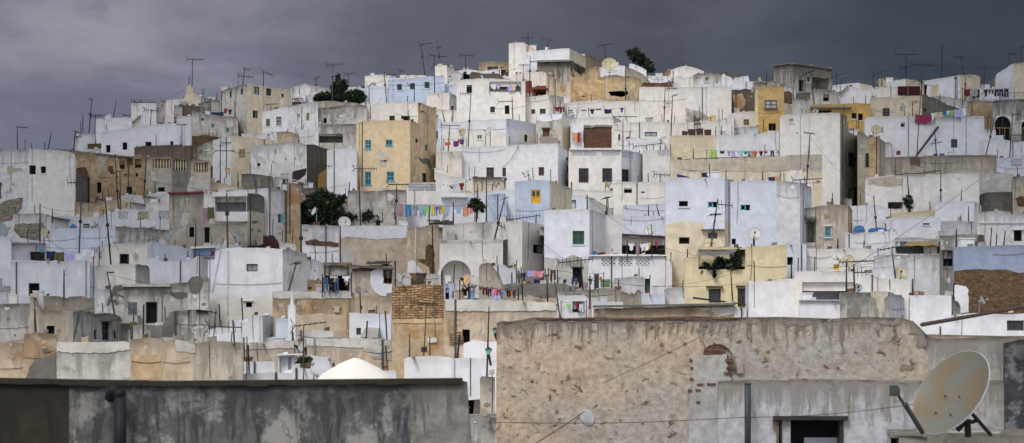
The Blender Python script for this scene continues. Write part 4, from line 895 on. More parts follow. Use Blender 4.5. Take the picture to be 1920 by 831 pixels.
H('slim white chimney column', [(540,571),(544,569),(546,548),(549,548),(550,569),(554,571)], 664, 'W', dep=1, off=-3.5, cat='chimney', name='chimney', rough=.01)
H('long low white ledge wall', [(454,634),(555,632),(556,619),(625,620)], 664, 'WW', dep=3, off=-1.5)
H('white house with arched niche windows', [(655,585),(690,586),(733,587)], 662, 'W', [(668,615,677,628,'gs')], mats=['W','LB'], dep=4)
patch(HOUSES[-1],[(676,632),(687,614),(712,615),(708,634)],'CG',.6,'outside_stair',.3)
h=H('yellow brick house over ochre render', [(735,532),(790,531),(832,531)], 712, 'YB', bands=[(597,'OC')], dep=4)
patch(h,[(735.5,599),(829,597),(829,607),(736,606)],'OY',.03); patch(h,[(802,634),(818,633),(820,640),(816,643),(803,642)],'CG',.08)
h=H('long stained wall below the washing', [(832,564),(840,560),(940,562),(1045,567)], 712, 'OW', [(867,618,881,643,'o')], dep=4)
patch(h,[(834,561),(940,563),(1042,568),(1042,582),(940,584),(836,583)],'CG',.05); patch(h,[(842,624),(866,622),(868,630),(869,645),(843,645)],'YB',.06); patch(h,[(869,645),(890,638),(914,642),(932,640),(932,700),(868,700)],'W',.05)
H('pale blue hut beside the yellow brick house', [(833,531),(857,531)], 580, 'BL', [(835,540,842,562,'o'),(848,546,850.5,561,'sl')], dep=3)
H('white low house with dripping roof edge', [(758,672),(764,668),(842,667),(848,671),(862,670),(930,672)], 760, 'W', dep=4)
H('cement coated wall with laundry above', [(940,533),(1010,531),(1060,530),(1078,540),(1092,546)], 575, 'CG', dep=4, cat='wall', name='wall', bands=[(556,'OW')])
patch(HOUSES[-1],[(944,535),(1000,532),(1060,532),(1080,545),(1060,556),(1020,560),(990,552),(950,556)],'GC',.02)
H('small ruined gable beside arch', [(898,500),(902,491),(918,490),(936,512),(944,534)], 560, 'CD', dep=3, cat='ruin', name='ruin', rough=.2)
h=H('white rooftop hut behind small ruined gable', [(918,498),(945,496),(958,505),(980,507)], 552, 'W', [(955,511,961,532,'gs')], dep=3)
H('cream ruin wall left of jagged ruins', [(1062,545),(1085,541),(1150,539),(1160,543),(1178,548)], 580, 'CD', dep=3, cat='wall', name='wall', rough=.2)
H('white cement roof box with jagged side', [(1146,545),(1152,520),(1160,518),(1208,517),(1209,541)], 570, 'WG', dep=3, rough=.2)
H('jagged cement ruin below the lattice balustrade', [(1168,549),(1190,545),(1197,538),(1202,545),(1203,560)], 582, 'CD', dep=3, rough=.3, cat='ruin', name='ruin', off=-1)
h=H('white balustrade house with lattice panels', [(1103,481),(1109,480),(1245,477.5),(1246,482),(1260,484)], 568, 'W', [(1128,482.5,1154,499,'la','teal'),(1160,482.5,1186,499,'la','teal'),(1193,482.5,1219,499,'la','teal'),(1209,522.5,1219,546,'d','green'),(1126,524,1144,539,'sh','lgreen')], dep=4)
slab(h,1103,478,1250,480.5,.2,'WW','coping')
h=H('open loggia with dark roof', [(1119,440),(1163,439),(1164,442),(1250,446)], 484, 'WW', [(1127,465,1145,471,'o'),(1165,446,1249,477,'lg','room')], dep=4); slab(h,1150,438,1250,441,.8,'ironr','roof_slab',.3,443.5)
H('grey white box beside yellow house', [(1246,541),(1252,538),(1285,539)], 578, 'WG', dep=3)
H('blue grey gutter roof', [(1202,549),(1247,550)], 580, 'LB', dep=3)
H('white ledge roof before ruins', [(1110,564),(1170,565)], 582, 'W', dep=3, off=-1)
h=H('white hut with clothes in doorway', [(1043,556),(1098,554),(1104,560)], 600, 'W', [(1073.6,565,1096,586,'d')], dep=4)
h=H('low cream house under long dark slab', [(1113,576),(1377,571),(1400,578)], 610, 'OW', mats=['OW','W'], dep=4); slab(h,1112,573,1378,577,.5,'DG','roof_slab',.5,568.5); patch(h,[(1300,578),(1376,575),(1376,590),(1350,592),(1330,583)],'CG',.03)
h=H('yellow house with overgrown loggia', [(1284,481),(1308,479),(1309,463),(1398,463),(1400,460),(1475.5,458)], 580, 'YL', [(1309.5,468,1398,505,'lg','dark'),(1329,542,1351.5,568,'gs'),(1383,541,1399,577,'wd')], dep=5)
slab(h,1324,537,1355,539.5,.3,'ironr','lintel'); slab(h,1380,535.5,1400,538,.3,'ironr','lintel'); slab(h,1324,539.5,1354,541.5,.15,'YL','moulding')
h=H('white house right of yellow house', [(1399,534,2),(1404,528,0),(1455,527),(1460,521),(1503,521)], 612, 'W', mats=['LB','W','W','W'], dep=4)  # left edge panel takes a bluer tone to paint in its shading
H('round white chimney knob', [(1402,520),(1406,517),(1411,517),(1415,520)], 545, 'W', dep=1, off=-.6, cat='chimney', name='chimney', rough=.01)
H('pale lavender wall behind mast box', [(1475,458),(1512,457)], 565, 'LB', [(1476,482,1487,497,'o')], dep=4)
h=H('cream white house with ochre framed window', [(1512,466),(1560,465.5),(1638,466)], 560, 'WW', [(1563,496,1574,506.7,'yw')], dep=4)
h=H('pinkish white house with recessed bay', [(1490,508),(1620,508),(1650,520),(1706,526)], 612, 'WW', [(1504,529,1603,563,'lw','roomw')], dep=4, off=-1)
H('white parapet below recessed bay', [(1498,563),(1577,563)], 612, 'W', dep=3, off=-3); slab(HOUSES[-1],1498,562,1577,564,.2,'pale','ledge')
h=H('mould streaked white block', [(1575,547),(1668,546,0),(1702,562,5)], 612, 'WG', mats=['WS','WG'], dep=3, off=-5)
patch(h,[(1583,547),(1598,547),(1596,556),(1590,562),(1585,556)],'DG',.01); patch(h,[(1632,547),(1666,547),(1664,556),(1656,562),(1660,585),(1648,586),(1642,560),(1634,556)],'CD',.01)
h=H('speckled white house with large dish', [(1638,484),(1650,478),(1768,477)], 565, 'WG', dep=4)
h=H('white lower house with pots on ledge', [(1706,553),(1784,553,0),(1801,572,4)], 650, 'W', mats=['W','CG'], dep=4)
h=H('lavender house over raw brown stone', [(1789,462),(1860,461),(1935,459)], 600, 'LV', bands=[(507,'BS')], dep=5)
patch(h,[(1790,534),(1810,536),(1816,545),(1816,586),(1790,590)],'W',.06)
h=H('white house with dark awning at right edge', [(1783,590),(1798,587),(1935,585)], 650, 'W', [(1888,601,1920,620,'gs')], dep=4)
H('dark wall closing the narrow alley', [(1764,468),(1794,468)], 575, 'GC', [(1768,470,1788,500,'o')], dep=2, off=2.5)
# ---------------- round the dome
h=H('ochre wall left of the dome', [(455,643),(540,641),(560,639)], 700, 'OW', dep=3, cat='wall', name='wall'); patch(h,[(455,643),(560,640),(560,652),(456,656)],'CG',.03)
h=H('ochre wall with black stained top behind dome', [(560,640),(575,634),(690,633),(736,638)], 712, 'OW', dep=3, cat='wall', name='wall', off=.8); patch(h,[(574,635),(690,634),(735,639),(735,676),(700,672),(680,652),(576,648)],'CG',.03)
H('low white wall with rounded end', [(454,677),(500,677),(512,677),(516,682),(517,700)], 712, 'W', dep=2)
h=H('white stair box with dark opening', [(522,666),(550,664),(551,667),(615,668),(631,684)], 716, 'W', [(523.5,669,547,699,'d','slate')], dep=3); slab(h,521,664,570,666.5,.3,'WW','roof_slab',.2,663)
H('long low white parapet before the dome', [(452,699),(505,697),(548,698),(549,688),(580,690),(584,700),(604,702)], 722, 'W', dep=2, off=-1)
H('white block right of the dome', [(712,694),(716,692),(740,692),(743,695)], 722, 'W', dep=2, off=1)
H('stone pier behind the foreground corner', [(900,705),(904,701),(925,701),(928,703)], 800, 'CD', dep=3, D=80)
H('grey wall stub between foreground walls', [(876,748),(902,746)], 800, 'DG', dep=3, D=84)
H('pale ledge between foreground walls', [(872,785),(932,783)], 850, 'CG', dep=6, D=74)
# ------------------------------------------------------------------ arches: the corners of a square opening filled round the curve
def arch_fill(info, cx, cy, r, ratio):
    ry = r
    for sg in (-1, 1):
        m = MB(); a = []
        pts_ = [(cx+sg*r*math.sin(t*math.pi/2/10), cy-ry*math.cos(t*math.pi/2/10)) for t in range(11)]+[(cx+sg*(r+.6), cy), (cx+sg*(r+.6), cy-ry-.8), (cx, cy-ry-.8)]
        Fp = [onwall(info, x, y, .012, cx) for x, y in pts_]; Bp = [onwall(info, x, y, -.34, cx) for x, y in pts_]
        a = [m.vert(p, 3) for p in Fp]; b = [m.vert(p, 3) for p in Bp]; n_ = len(a)
        for i in range(n_-1): m.face((a[i], a[i+1], b[i+1], b[i]))
        c = a[-2]
        for i in range(10): m.face((c, a[i], a[i+1]))
        m.face((c, a[10], a[11])); m.face((c, a[-1], a[0]))
        m.build('arch_spandrel', 'WW' if r > 20 else 'WG', info['o'])
for (h_, cx_, cy_, r_, q_) in ARCHES: arch_fill(h_, cx_, cy_, r_, q_)
# inside the large arch: back wall door and window
def inroom(info, x0, y0, x1, y1, n, mat, name):
    m = MB(); rx = (x0+x1)/2
    m.quad(*[onwall(info, x, y, n, rx) for x, y in ((x0, y1), (x1, y1), (x1, y0), (x0, y0))]); m.quad(*[onwall(info, x, y, n-.05, rx) for x, y in ((x0, y1), (x1, y1), (x1, y0), (x0, y0))])
    return m.build(name, mat, info['o'])
BY = {h_['short']: h_ for h_ in HOUSES}
A_ = BY['cream building with big white arch']
inroom(A_, 849, 519, 867, 533, -1.42, 'teal', 'door'); inroom(A_, 835, 520, 845, 532, -1.42, 'darkb', 'window')
A_ = BY['cream building with big white arch']; patch(A_, [(824+31*math.cos(t)*0+854.7-824+34*math.cos(t), 517-34*math.sin(t)) for t in [math.pi*i/12 for i in range(13)]]+[(854.7-28.8, 517)]+[(854.7-28.8*math.cos(t), 517-28.8*math.sin(t)) for t in [math.pi*i/12 for i in range(1, 13)]], 'W', .06, 'arch_ring', .1, 40)
A_ = BY['grey house with arched windows']
for (x0, x1) in ((1866, 1894), (1917, 1930)):
    m = MB()
    for f in (0, .33, .66, 1): x = x0+(x1-x0)*f; m.tube(onwall(A_, x, 266, -.2, x0+2), onwall(A_, x, 240 if f in (0, 1) else 238, -.2, x0+2), .05, n=4)
    m.tube(onwall(A_, x0, 240, -.2, x0+2), onwall(A_, x1, 240, -.2, x0+2), .06, n=4); m.build('window_grille', 'tanw', A_['o'])

# ------------------------------------------------------------------ ground and hills
CR = [(-900, 460), (0, 335), (140, 305), (200, 275), (300, 240), (400, 222), (600, 212), (720, 190), (900, 160), (1000, 140), (1250, 160), (1500, 185), (1900, 200), (2800, 330)]
def crest(px):
    if px <= CR[0][0]: return CR[0][1]
    for (a, ya), (b, yb_) in zip(CR, CR[1:]):
        if px <= b: return ya+(yb_-ya)*(px-a)/(b-a)
    return CR[-1][1]
def ground():
    m = MB(); ys = [-200, -60, 0, 20, 40, 55, 60]+list(range(68, 336, 8))+[340, 350, 370, 400, 450, 520, 650, 900, 1400, 2400, 4200, 7500]
    xs = [-5000, -2000, -900, -500, -300, -200, -150, -110, -80, -60, -45]+list(range(-36, 37, 6))+[45, 60, 80, 110, 150, 200, 300, 500, 900, 2000, 5000]
    idx = {}
    for i, x in enumerate(xs):
        for j, y in enumerate(ys):
            z = terr(max(60, y)) if y < 335 else terr(min(y, 335))-(y-335)*.28
            px = 960+x*F/max(y, 60)
            if 60 < y < 340:
                cr = crest(px)+16; z = min(z, ZC+(HY-cr)/F*y)
            elif y >= 340: z = min(z, ZC+(HY-crest(960+x*F/340)-16)/F*340-(y-340)*.2)
            z = max(z, -30)
            ax = abs(x)
            if ax > 60: z = z-(ax-60)*.16 if z-(ax-60)*.16 > -30 else max(-30, z-(ax-60)*.16)
            z += noise.noise(Vector((x*.03, y*.03, 0)))*.8 if 60 < y < 400 else 0
            idx[i, j] = m.vert((x, y, z))
    for i in range(len(xs)-1):
        for j in range(len(ys)-1): m.face((idx[i, j], idx[i+1, j], idx[i+1, j+1], idx[i, j+1]))
    o = m.build('ground', 'earth', origin=(0, 0, 0), smooth=True); o['kind'] = 'structure'
ground()
def hills():
    m = MB(); prof = [(1500, 330), (1600, 260), (1700, 215), (1780, 178), (1836, 166), (1843, 158), (1853, 152), (1862, 147), (1872, 144), (1892, 140), (1930, 132), (1990, 128), (2080, 134), (2200, 170), (2350, 260), (2500, 330)]
    pts_ = []
    for (x0, y0), (x1, y1) in zip(prof, prof[1:]):
        for k_ in range(6): f = k_/6; pts_.append((x0+(x1-x0)*f, y0+(y1-y0)*f))
    rows = []
    for k_ in range(7):
        a = k_/6*math.pi; D = 1150-420*math.cos(a); hh = math.sin(a)
        row = []
        for (x, y) in pts_:
            top = P(x, y, 1150); z = -32+(top.z+32)*hh**.8+noise.noise(Vector((top.x*.03, D*.02, 1)))*6*hh; row.append(m.vert((top.x*(D/1150)**.5, D, z)))
        rows.append(row)
    for a, b in zip(rows, rows[1:]):
        for i in range(len(a)-1): m.face((a[i], a[i+1], b[i+1], b[i]))
    o = m.build('hills', 'hillm', origin=(0, 0, 0), smooth=True); o['kind'] = 'structure'
hills()

# ------------------------------------------------------------------ dome
def dome():
    D = 91; c = P(666, 716, D); o = empty('dome', c); apex = P(666, 671, D); Rr = (742-590)/2/F*D*1.0; hgt = apex.z-c.z
    m = MB(); n_ = 40; prof = [(0, 1.0), (.05, .985), (.12, .945), (.25, .86), (.4, .745), (.55, .61), (.7, .455), (.82, .31), (.92, .15), (1, 0), (1.02, -.25)]
    rings = []
    for (r, z) in prof:
        if r == 0: rings.append([m.vert(c+Vector((0, 0, hgt)))]); continue
        rings.append([m.vert(c+Vector((math.cos(t)*Rr*r, math.sin(t)*Rr*r, hgt*z+jag((t*2, z*4, 1), .02)))) for t in [2*math.pi*i/n_ for i in range(n_)]])
    for i in range(n_): m.face((rings[0][0], rings[1][i], rings[1][(i+1) % n_]))
    for a, b in zip(rings[1:], rings[2:]):
        for i in range(n_): m.face((a[i], b[i], b[(i+1) % n_], a[(i+1) % n_]))
    m.build('dome_shell', 'domew', o, smooth=True)
    m = MB(); m.tube(c+Vector((0, 0, -6)), c+Vector((0, 0, -.12)), Rr*1.03, n=40); m.build('drum', 'W', o)
    tag(o, 'low cream plastered dome rising behind the dark foreground wall', 'dome')
dome()

# ------------------------------------------------------------------ foreground walls
FL = H('long dark rain stained wall across the foreground', [(-80, 709), (-5, 710), (130, 712), (300, 716), (520, 715), (770, 712), (862, 710), (876, 713), (879, 765), (885, 835)], 900, 'F1',
       mats=['F0', 'F0', 'F1', 'F1', 'F1', 'F4', 'F4', 'F4', 'F4'], D=26.5, base=6, dep=.35, thick=.12, deck=.02, rough=.02, cat='wall', name='foreground_wall')
m = MB()
for (x0, y0, x1, y1) in ((-80, 708, 300, 715), (300, 715, 866, 709.5)):
    n_ = 14
    for i in range(n_):
        xa, xb = x0+(x1-x0)*i/n_, x0+(x1-x0)*(i+1)/n_; ya, yb_ = y0+(y1-y0)*i/n_, y0+(y1-y0)*(i+1)/n_
        a = P(xa, ya, 26.45); b = P(xb, yb_, 26.45); 
        for (p, q) in ((a, b),):
            t = .055+jag(a, .022, 4); u_ = [m.vert(v, 0.9) for v in (p, q, q+Vector((0, .45, 0)), p+Vector((0, .45, 0)), p-Vector((0, 0, t)), q-Vector((0, 0, t)), q+Vector((0, .45, -t)), p+Vector((0, .45, -t)))]
            for qd in ((0, 1, 2, 3), (4, 5, 1, 0), (7, 6, 5, 4), (3, 2, 6, 7), (1, 5, 6, 2), (0, 3, 7, 4)): m.face([u_[k_] for k_ in qd])
m.build('coping', 'F0', FL['o'])
m = MB(); D_ = 26.2; pp = [P(213, 737, D_+.12), P(213.5, 733, D_+.03), P(217, 731.5, D_), P(224, 738, D_), P(226, 752, D_), P(226, 900, D_)]
pp = [P(225.5-18*math.cos(t), 748-19*math.sin(t), D_+.24*math.cos(t)**3) for t in [math.pi/2*i/9 for i in range(10)]]; pp = pp[::1]; pp = sorted(pp, key=lambda p: p.x); pp[-1:] = [P(225.5, 745, D_), P(225.5, 900, D_)]
for a, b in zip(pp, pp[1:]): m.tube(a, b, .062, n=16)
o = m.build('drainpipe', 'pipek', origin=pp[-1], smooth=True); tag(o, 'black plastic drainpipe bending down the dark foreground wall', 'drainpipe')

FR = H('large peeling plaster wall at right foreground', [(931, 604), (936, 601), (960, 600), (1000, 593), (1060, 595), (1200, 593), (1380, 593), (1560, 595), (1690, 595), (1712, 600), (1728, 616), (1740, 629), (1756, 633), (1850, 631), (1935, 628)], 900, 'F2',
       mats=['F2']*11+['F3', 'F3', 'F3'], D=42, base=5, dep=3, thick=.3, deck=.02, rough=.05, cat='wall', name='foreground_wall')
patch(FR, [(1005, 596), (1120, 597), (1290, 596), (1380, 596), (1380, 598.5), (1270, 600), (1120, 599.5), (1010, 600)], 'BR', .03, jit=.8)
for (x, y, w_, h_) in ((1010, 604, 30, 6), (1060, 603, 44, 5), (1130, 602, 50, 6), (1178, 612, 9, 18), (1262, 603, 44, 7), (1330, 601, 60, 5), (1410, 606, 26, 4), (1495, 607, 52, 9), (1560, 602, 22, 5), (1620, 604, 30, 7), (1668, 606, 44, 11), (1645, 616, 10, 12), (1715, 622, 22, 14), (1728, 645, 22, 20), (1700, 690, 30, 16)):
    patch(FR, [(x-w_*.5, y), (x-w_*.25, y-h_*.45), (x+w_*.1, y-h_*.3), (x+w_*.35, y-h_*.5), (x+w_*.5, y), (x+w_*.3, y+h_*.4), (x, y+h_*.3), (x-w_*.3, y+h_*.5)], 'F6', .01, 'stain_patch', 2.2, 2)
FB = H('lower whitewashed wall with broken black window', [(1346, 713), (1480, 712), (1700, 714), (1887, 711)], 900, 'F3', [(1462, 787, 1579, 835, 'op')], D=41.4, base=5, dep=.58, thick=.2, deck=.02, rough=.02, cat='wall', name='foreground_wall')
slab(FB, 1449, 780, 1589, 787.5, .12, 'iron', 'lintel', .2); slab(FB, 1460, 786, 1466, 840, .03, 'iron', 'window_post', .3); slab(FB, 1574, 786, 1581, 840, .03, 'iron', 'window_post', .3)
inroom(FB, 1512, 822, 1575, 840, -.3, 'roomw', 'window_ledge')
patch(FB, [(1449, 784), (1462, 788), (1463, 840), (1454, 840), (1456, 815), (1449, 800)], 'BN', .03)
FC = H('black stained wall edge beside the large dish', [(1884, 640), (1900, 636), (1940, 634)], 900, 'F5', D=41, base=5, dep=.8, thick=.2, deck=.02, cat='wall', name='foreground_wall')
FW = H('white ledge under the large dish', [(1666, 815), (1700, 812), (1935, 814)], 900, 'F3', [(1670, 821, 1686, 840, 'op')], D=38, base=5, dep=3, thick=.4, deck=.02, rough=.02, cat='ledge', name='ledge')
# blocked arch in the peeling wall
ring = []; cx_, cy_, r1, r2 = 1345, 700, 62, 50
outer = [(cx_+(44 if t < math.pi/2 else 50)*math.cos(t)*1.1, cy_-r1*1.12*math.sin(t)) for t in [math.pi*i/18 for i in range(0, 13)]]
inner = [(cx_+(44 if t < math.pi/2 else 50)*.84*math.cos(t), cy_-r2*1.1*math.sin(t)) for t in [math.pi*i/18 for i in range(12, -1, -1)]]
patch(FR, outer+inner, 'F2', .07, 'arch_ring', .6, 9)
patch(FR, [(1322, 653), (1330, 648), (1357, 650), (1361, 663), (1318, 664)], 'BR', .05); 
patch(FR, [(1294, 668), (1362, 664), (1364, 700), (1372, 712), (1346, 716), (1346, 840), (1290, 840), (1293, 740)], 'F3', .06, jit=1.2)
for (x, y, w_, h_) in ((1366, 676, 14, 6), (1370, 690, 18, 5), (1364, 700, 14, 5), (1312, 721, 12, 3), (1333, 720, 16, 3.5), (1296, 690, 5, 4), (1296, 711, 6, 4), (1293, 732, 7, 4), (1308, 731, 10, 3), (1295, 676, 4, 5), (1308, 754, 8, 3)):
    patch(FR, [(x-w_/2, y-h_/2), (x+w_/2, y-h_/2), (x+w_/2, y+h_/2), (x-w_/2, y+h_/2)], 'BR', .085, 'exposed_brick', .5, 6)
for (x, y, w_, h_) in ((963, 743, 10, 4), (1082, 650, 14, 5), (1240, 646, 9, 9), (1284, 644, 7, 8), (1160, 659, 8, 6), (1040, 733, 6, 6), (1031, 745, 5, 14), (1044, 772, 6, 8), (1100, 770, 9, 12), (1053, 716, 5, 8), (1440, 660, 8, 5), (1175, 732, 4, 4), (1195, 733, 4, 4), (1188, 756, 4, 4), (1163, 788, 5, 4), (1204, 794, 5, 5)):
    patch(FR, [(x-w_/2, y), (x, y-h_/2), (x+w_/2, y-h_*.2), (x+w_*.3, y+h_/2), (x-w_*.3, y+h_*.4)], 'BN', .012, 'chip', .8, 4)
patch(FR, [(1088, 775), (1096, 766), (1108, 768), (1116, 780), (1112, 796), (1098, 797), (1090, 788)], 'F3', .02, 'cement_dab', .8)
m = MB(); pz = [P(1402, 722, 41.1), P(1402, 860, 41.1)]; m.tube(pz[0], pz[1], .052, n=14); m.tube(P(1402, 718, 41.1), pz[0], .056, .052, n=14)
o = m.build('drainpipe', 'pipeg', origin=pz[1], smooth=True); tag(o, 'grey upright pipe on the lower whitewashed wall', 'drainpipe')

# ------------------------------------------------------------------ dishes
def dish(c, r, nrm, mat, label, group=None, arm=True, mount=None, big=False, armmat='iron'):
    nrm = Vector(nrm).normalized(); c = Vector(c)
    up = Vector((0, 0, 1)); u = nrm.cross(up).normalized(); v = u.cross(nrm).normalized()
    if big: u, v = big
    o = empty('satellite_dish', c-nrm*r*.3 if mount is None else mount)
    m = MB(); n_ = 36 if big else 16; rr = (0, .25, .5, .75, .93, 1.0); dp = .26*r
    def ring(rho, off, sc=1.0): 
        return [m.vert(c+(u*math.cos(t)+v*math.sin(t))*r*rho*sc+nrm*(dp*(rho*rho)-dp+off)) for t in [2*math.pi*i/n_ for i in range(n_)]]
    for off in (0, -.03*max(r, .5)):
        R0 = m.vert(c+nrm*(-dp+off)); rs = [ring(q, off) for q in rr[1:]]
        for i in range(n_): m.face((R0, rs[0][i], rs[0][(i+1) % n_]))
        for a, b in zip(rs, rs[1:]):
            for i in range(n_): m.face((a[i], b[i], b[(i+1) % n_], a[(i+1) % n_]))
    m.build('reflector', mat, o, smooth=True)
    m = MB(); rim = [c+(u*math.cos(t)+v*math.sin(t))*r+nrm*-.015 for t in [2*math.pi*i/n_ for i in range(n_+1)]]
    m.path(rim, .014 if big else .02, n=6); m.build('rim', 'dishg' if mat != 'disht' else 'disht', o)
    bot = c-v*r*.97; foc = c+nrm*r*.95-v*r*.25
    if arm:
        m = MB(); m.tube(bot, foc, .02 if not big else .016, n=6); m.build('arm', armmat, o)
        m = MB(); m.tube(foc-nrm*.06, foc+nrm*.10, .06, .045, n=8); m.build('receiver', armmat, o)
    if mount is not None:
        m = MB(); m.tube(c-nrm*dp*1.1, c-nrm*(dp*1.1+.16), .07, n=8); q = c-nrm*(dp*1.1+.16); m.tube(Vector((q.x, q.y, q.z+.08)), Vector((q.x, q.y, mount.z)), .035, n=6); m.build('mount_pole', armmat, o)
    tag(o, label, 'satellite dish', group)
    return o
# the large dish in the right foreground
cD = P(1782, 735, 36.5); nD = Vector((-.71, -.47, .52)).normalized()
majr = (P(1839, 656, 36.5)-P(1726, 813, 36.5)); v_ = (majr-nD*majr.dot(nD)).normalized(); u_ = v_.cross(nD).normalized()
bd = dish(cD, 90/F*36.5, nD, 'bigdish' if 'bigdish' in MATS else 'disht', 'large rust washed satellite dish tilted left on the white ledge', arm=False, big=(u_, v_))
def tosub(p): return p
pD = P(1728, 812, 36.0); pL = P(1684, 741, 35.75)
m = MB(); m.tube(pD, pL, .020, n=8); m.tube(pD+Vector((.02, 0, .0)), P(1697, 757, 35.8), .030, n=8); m.tube(P(1696, 757, 35.8), P(1698, 760, 35.8), .04, n=8); m.build('arm', 'pipeg', bd, smooth=False)
m = MB(); m.path([P(1676, 748, 35.8), P(1677, 753, 35.8), P(1681, 755, 35.8), P(1684, 751, 35.8)], .006, n=5); m.build('cable_loop', 'alu', bd)
m = MB(); q_ = P(1676, 733, 35.75); m.box(q_, (.055, 0, 0), (0, .05, 0), (0, 0, .075)); m.box(q_+Vector((.06, 0, -.015)), (.02, 0, 0), (0, .04, 0), (0, 0, .05)); m.build('receiver', 'pipeg', bd)
m = MB()
for (x, y) in ((1771, 742), (1798, 744), (1754, 774), (1781, 777)):
    w_ = P(x, y, 36.5); ray_ = (w_-Vector((0, 0, ZC))).normalized(); t_ = (cD-nD*.10-Vector((0, 0, ZC))).dot(nD)/ray_.dot(nD); s_ = Vector((0, 0, ZC))+ray_*t_
    m.tube(s_-nD*.03, s_+nD*.012, .011, n=8)
m.build('screw', 'ironr', bd)
m = MB(); b0 = cD-nD*.25
m.tube(b0, P(1812, 790, 37.1), .035, n=8); m.tube(P(1800, 786, 37.1), P(1826, 792, 37.1), .03, n=8); m.tube(P(1814, 790, 37.1), P(1815, 816, 37.3), .05, n=8); m.tube(P(1822, 775, 37.1), P(1858, 816, 37.3), .028, n=8); m.tube(P(1808, 792, 37.1), P(1796, 806, 37.2), .04, n=8); m.tube(P(1826, 790, 37.1), P(1836, 788, 37.1), .03, n=8)
m.build('mount', 'iron', bd)

DISHES = [ # x, y, radius px, width/height, faces (-1 left, 1 right), material, row it stands on, description
 (1143,121,14,1.0,.2,'disht',144,'large cream'),(1335,223,7.5,.9,-.5,'disho',238,'ochre'),(1425,149,4.5,.9,1,'disht',153,'small cream'),(1529,209,5.5,1,-.3,'dishg',214,'small pale'),
 (1653,155,9,1,.1,'disht',162,'grey-green'),(1693,203,6.5,.7,-1,'dishg',218,'grey tilted'),(1643,243,9.5,1,-.2,'disht',255,'tan round'),(1733,156,6,.9,.3,'disht',160,'faded'),
 (1826,174,7.5,1,.2,'dishg',185,'dull grey'),(866,248,7.5,.95,-.6,'disht',268,'cream'),(915,246,8,.55,-1,'dishw',270,'steeply turned white'),(987,326,7,.45,-1,'dishw',339,'narrow white'),
 (427,320,6,.8,-1,'disho',328,'small ochre'),(323,370,5.5,.85,-1,'dishw',380,'small white'),(588,396,8,.5,-1,'dishw',420,'tilted white'),(646,417,12,.97,.2,'dishw',424,'big white'),
 (446,447,8.5,.8,-1,'dishg',461,'grey'),(466,443,6,.85,-1,'dishw',461,'small round white'),(452,437,5,.5,-1,'dishg',460,'tiny turned grey'),(875,367,11,.95,-.4,'disht',384,'cream'),
 (928,345,7.5,.45,1,'dishg',358,'narrow grey'),(1139,346,7,.55,1,'disho',360,'turned ochre'),(1218,431,10.5,.95,-.4,'dishw',444,'white'),(1415,438,12,1,-.2,'dishw',458,'large cream white'),
 (1529,363,9.5,1,-.2,'dishg',377,'grey round'),(1823,355,6,.9,.6,'dishg',362,'small grey'),(1673,436,8,1,.2,'dishg',447,'grey'),(1590,489,12.5,.95,-.3,'disht',508,'cream'),
 (1688,511,12,1,.1,'disht',527,'large tan'),(1609,539,8,1,.2,'dishg',546,'pale grey'),(1843,563,8,.45,1,'dishg',590,'narrow grey'),(748,520,11,.6,1,'dishw',532,'turned white'),
 (873,525,11,.8,-1,'disho',562,'rust stained'),(565,651,11,.55,-1,'dishg',667,'turned grey'),(86,437,10.5,.75,1,'disht',455,'cream'),(6,430,14,.5,1,'dishg',444,'turned grey'),
 (314,443,9,.5,1,'dishg',458,'narrow grey'),(963,499,5,.9,0,'dishw',507,'small white'),(843,151,4,.6,1,'dishw',156,'very small white'),(904,144,4,.5,1,'dishw',150,'very small narrow')]
used = {}
def uniq(label):
    if label in used: used[label] += 1
    else: used[label] = 1
    return label
SMALL = []
for (x, y, r, ax, fc, mt, yb_, ds) in DISHES:
    hb = host(x, yb_)
    D = (hb[2] if hb and hb[0] < 12 else Dm(yb_+15))+.7
    if hb and hb[0] >= 12: print('dish far from top', x, y, hb[0])
    yaw = math.acos(min(1, ax))+abs(fc)*.15*(1 if ax > .9 else 0); t = R(22)
    nn = Vector((math.copysign(math.sin(yaw), fc)*math.cos(t), -math.cos(yaw)*math.cos(t), math.sin(t)))
    c = P(x, y, D); mz = P(x, yb_, D); mz.z = min(mz.z, hb[1]['zd'] if hb and hb[0] < 12 else mz.z)
    o = dish(c, r/F*D, nn, mt, f"{ds} satellite dish on the {hb[1]['short']}", 'satellite dishes on the roofs', mount=Vector((c.x, c.y, mz.z)), armmat='iron' if rng.random() < .6 else 'alu')

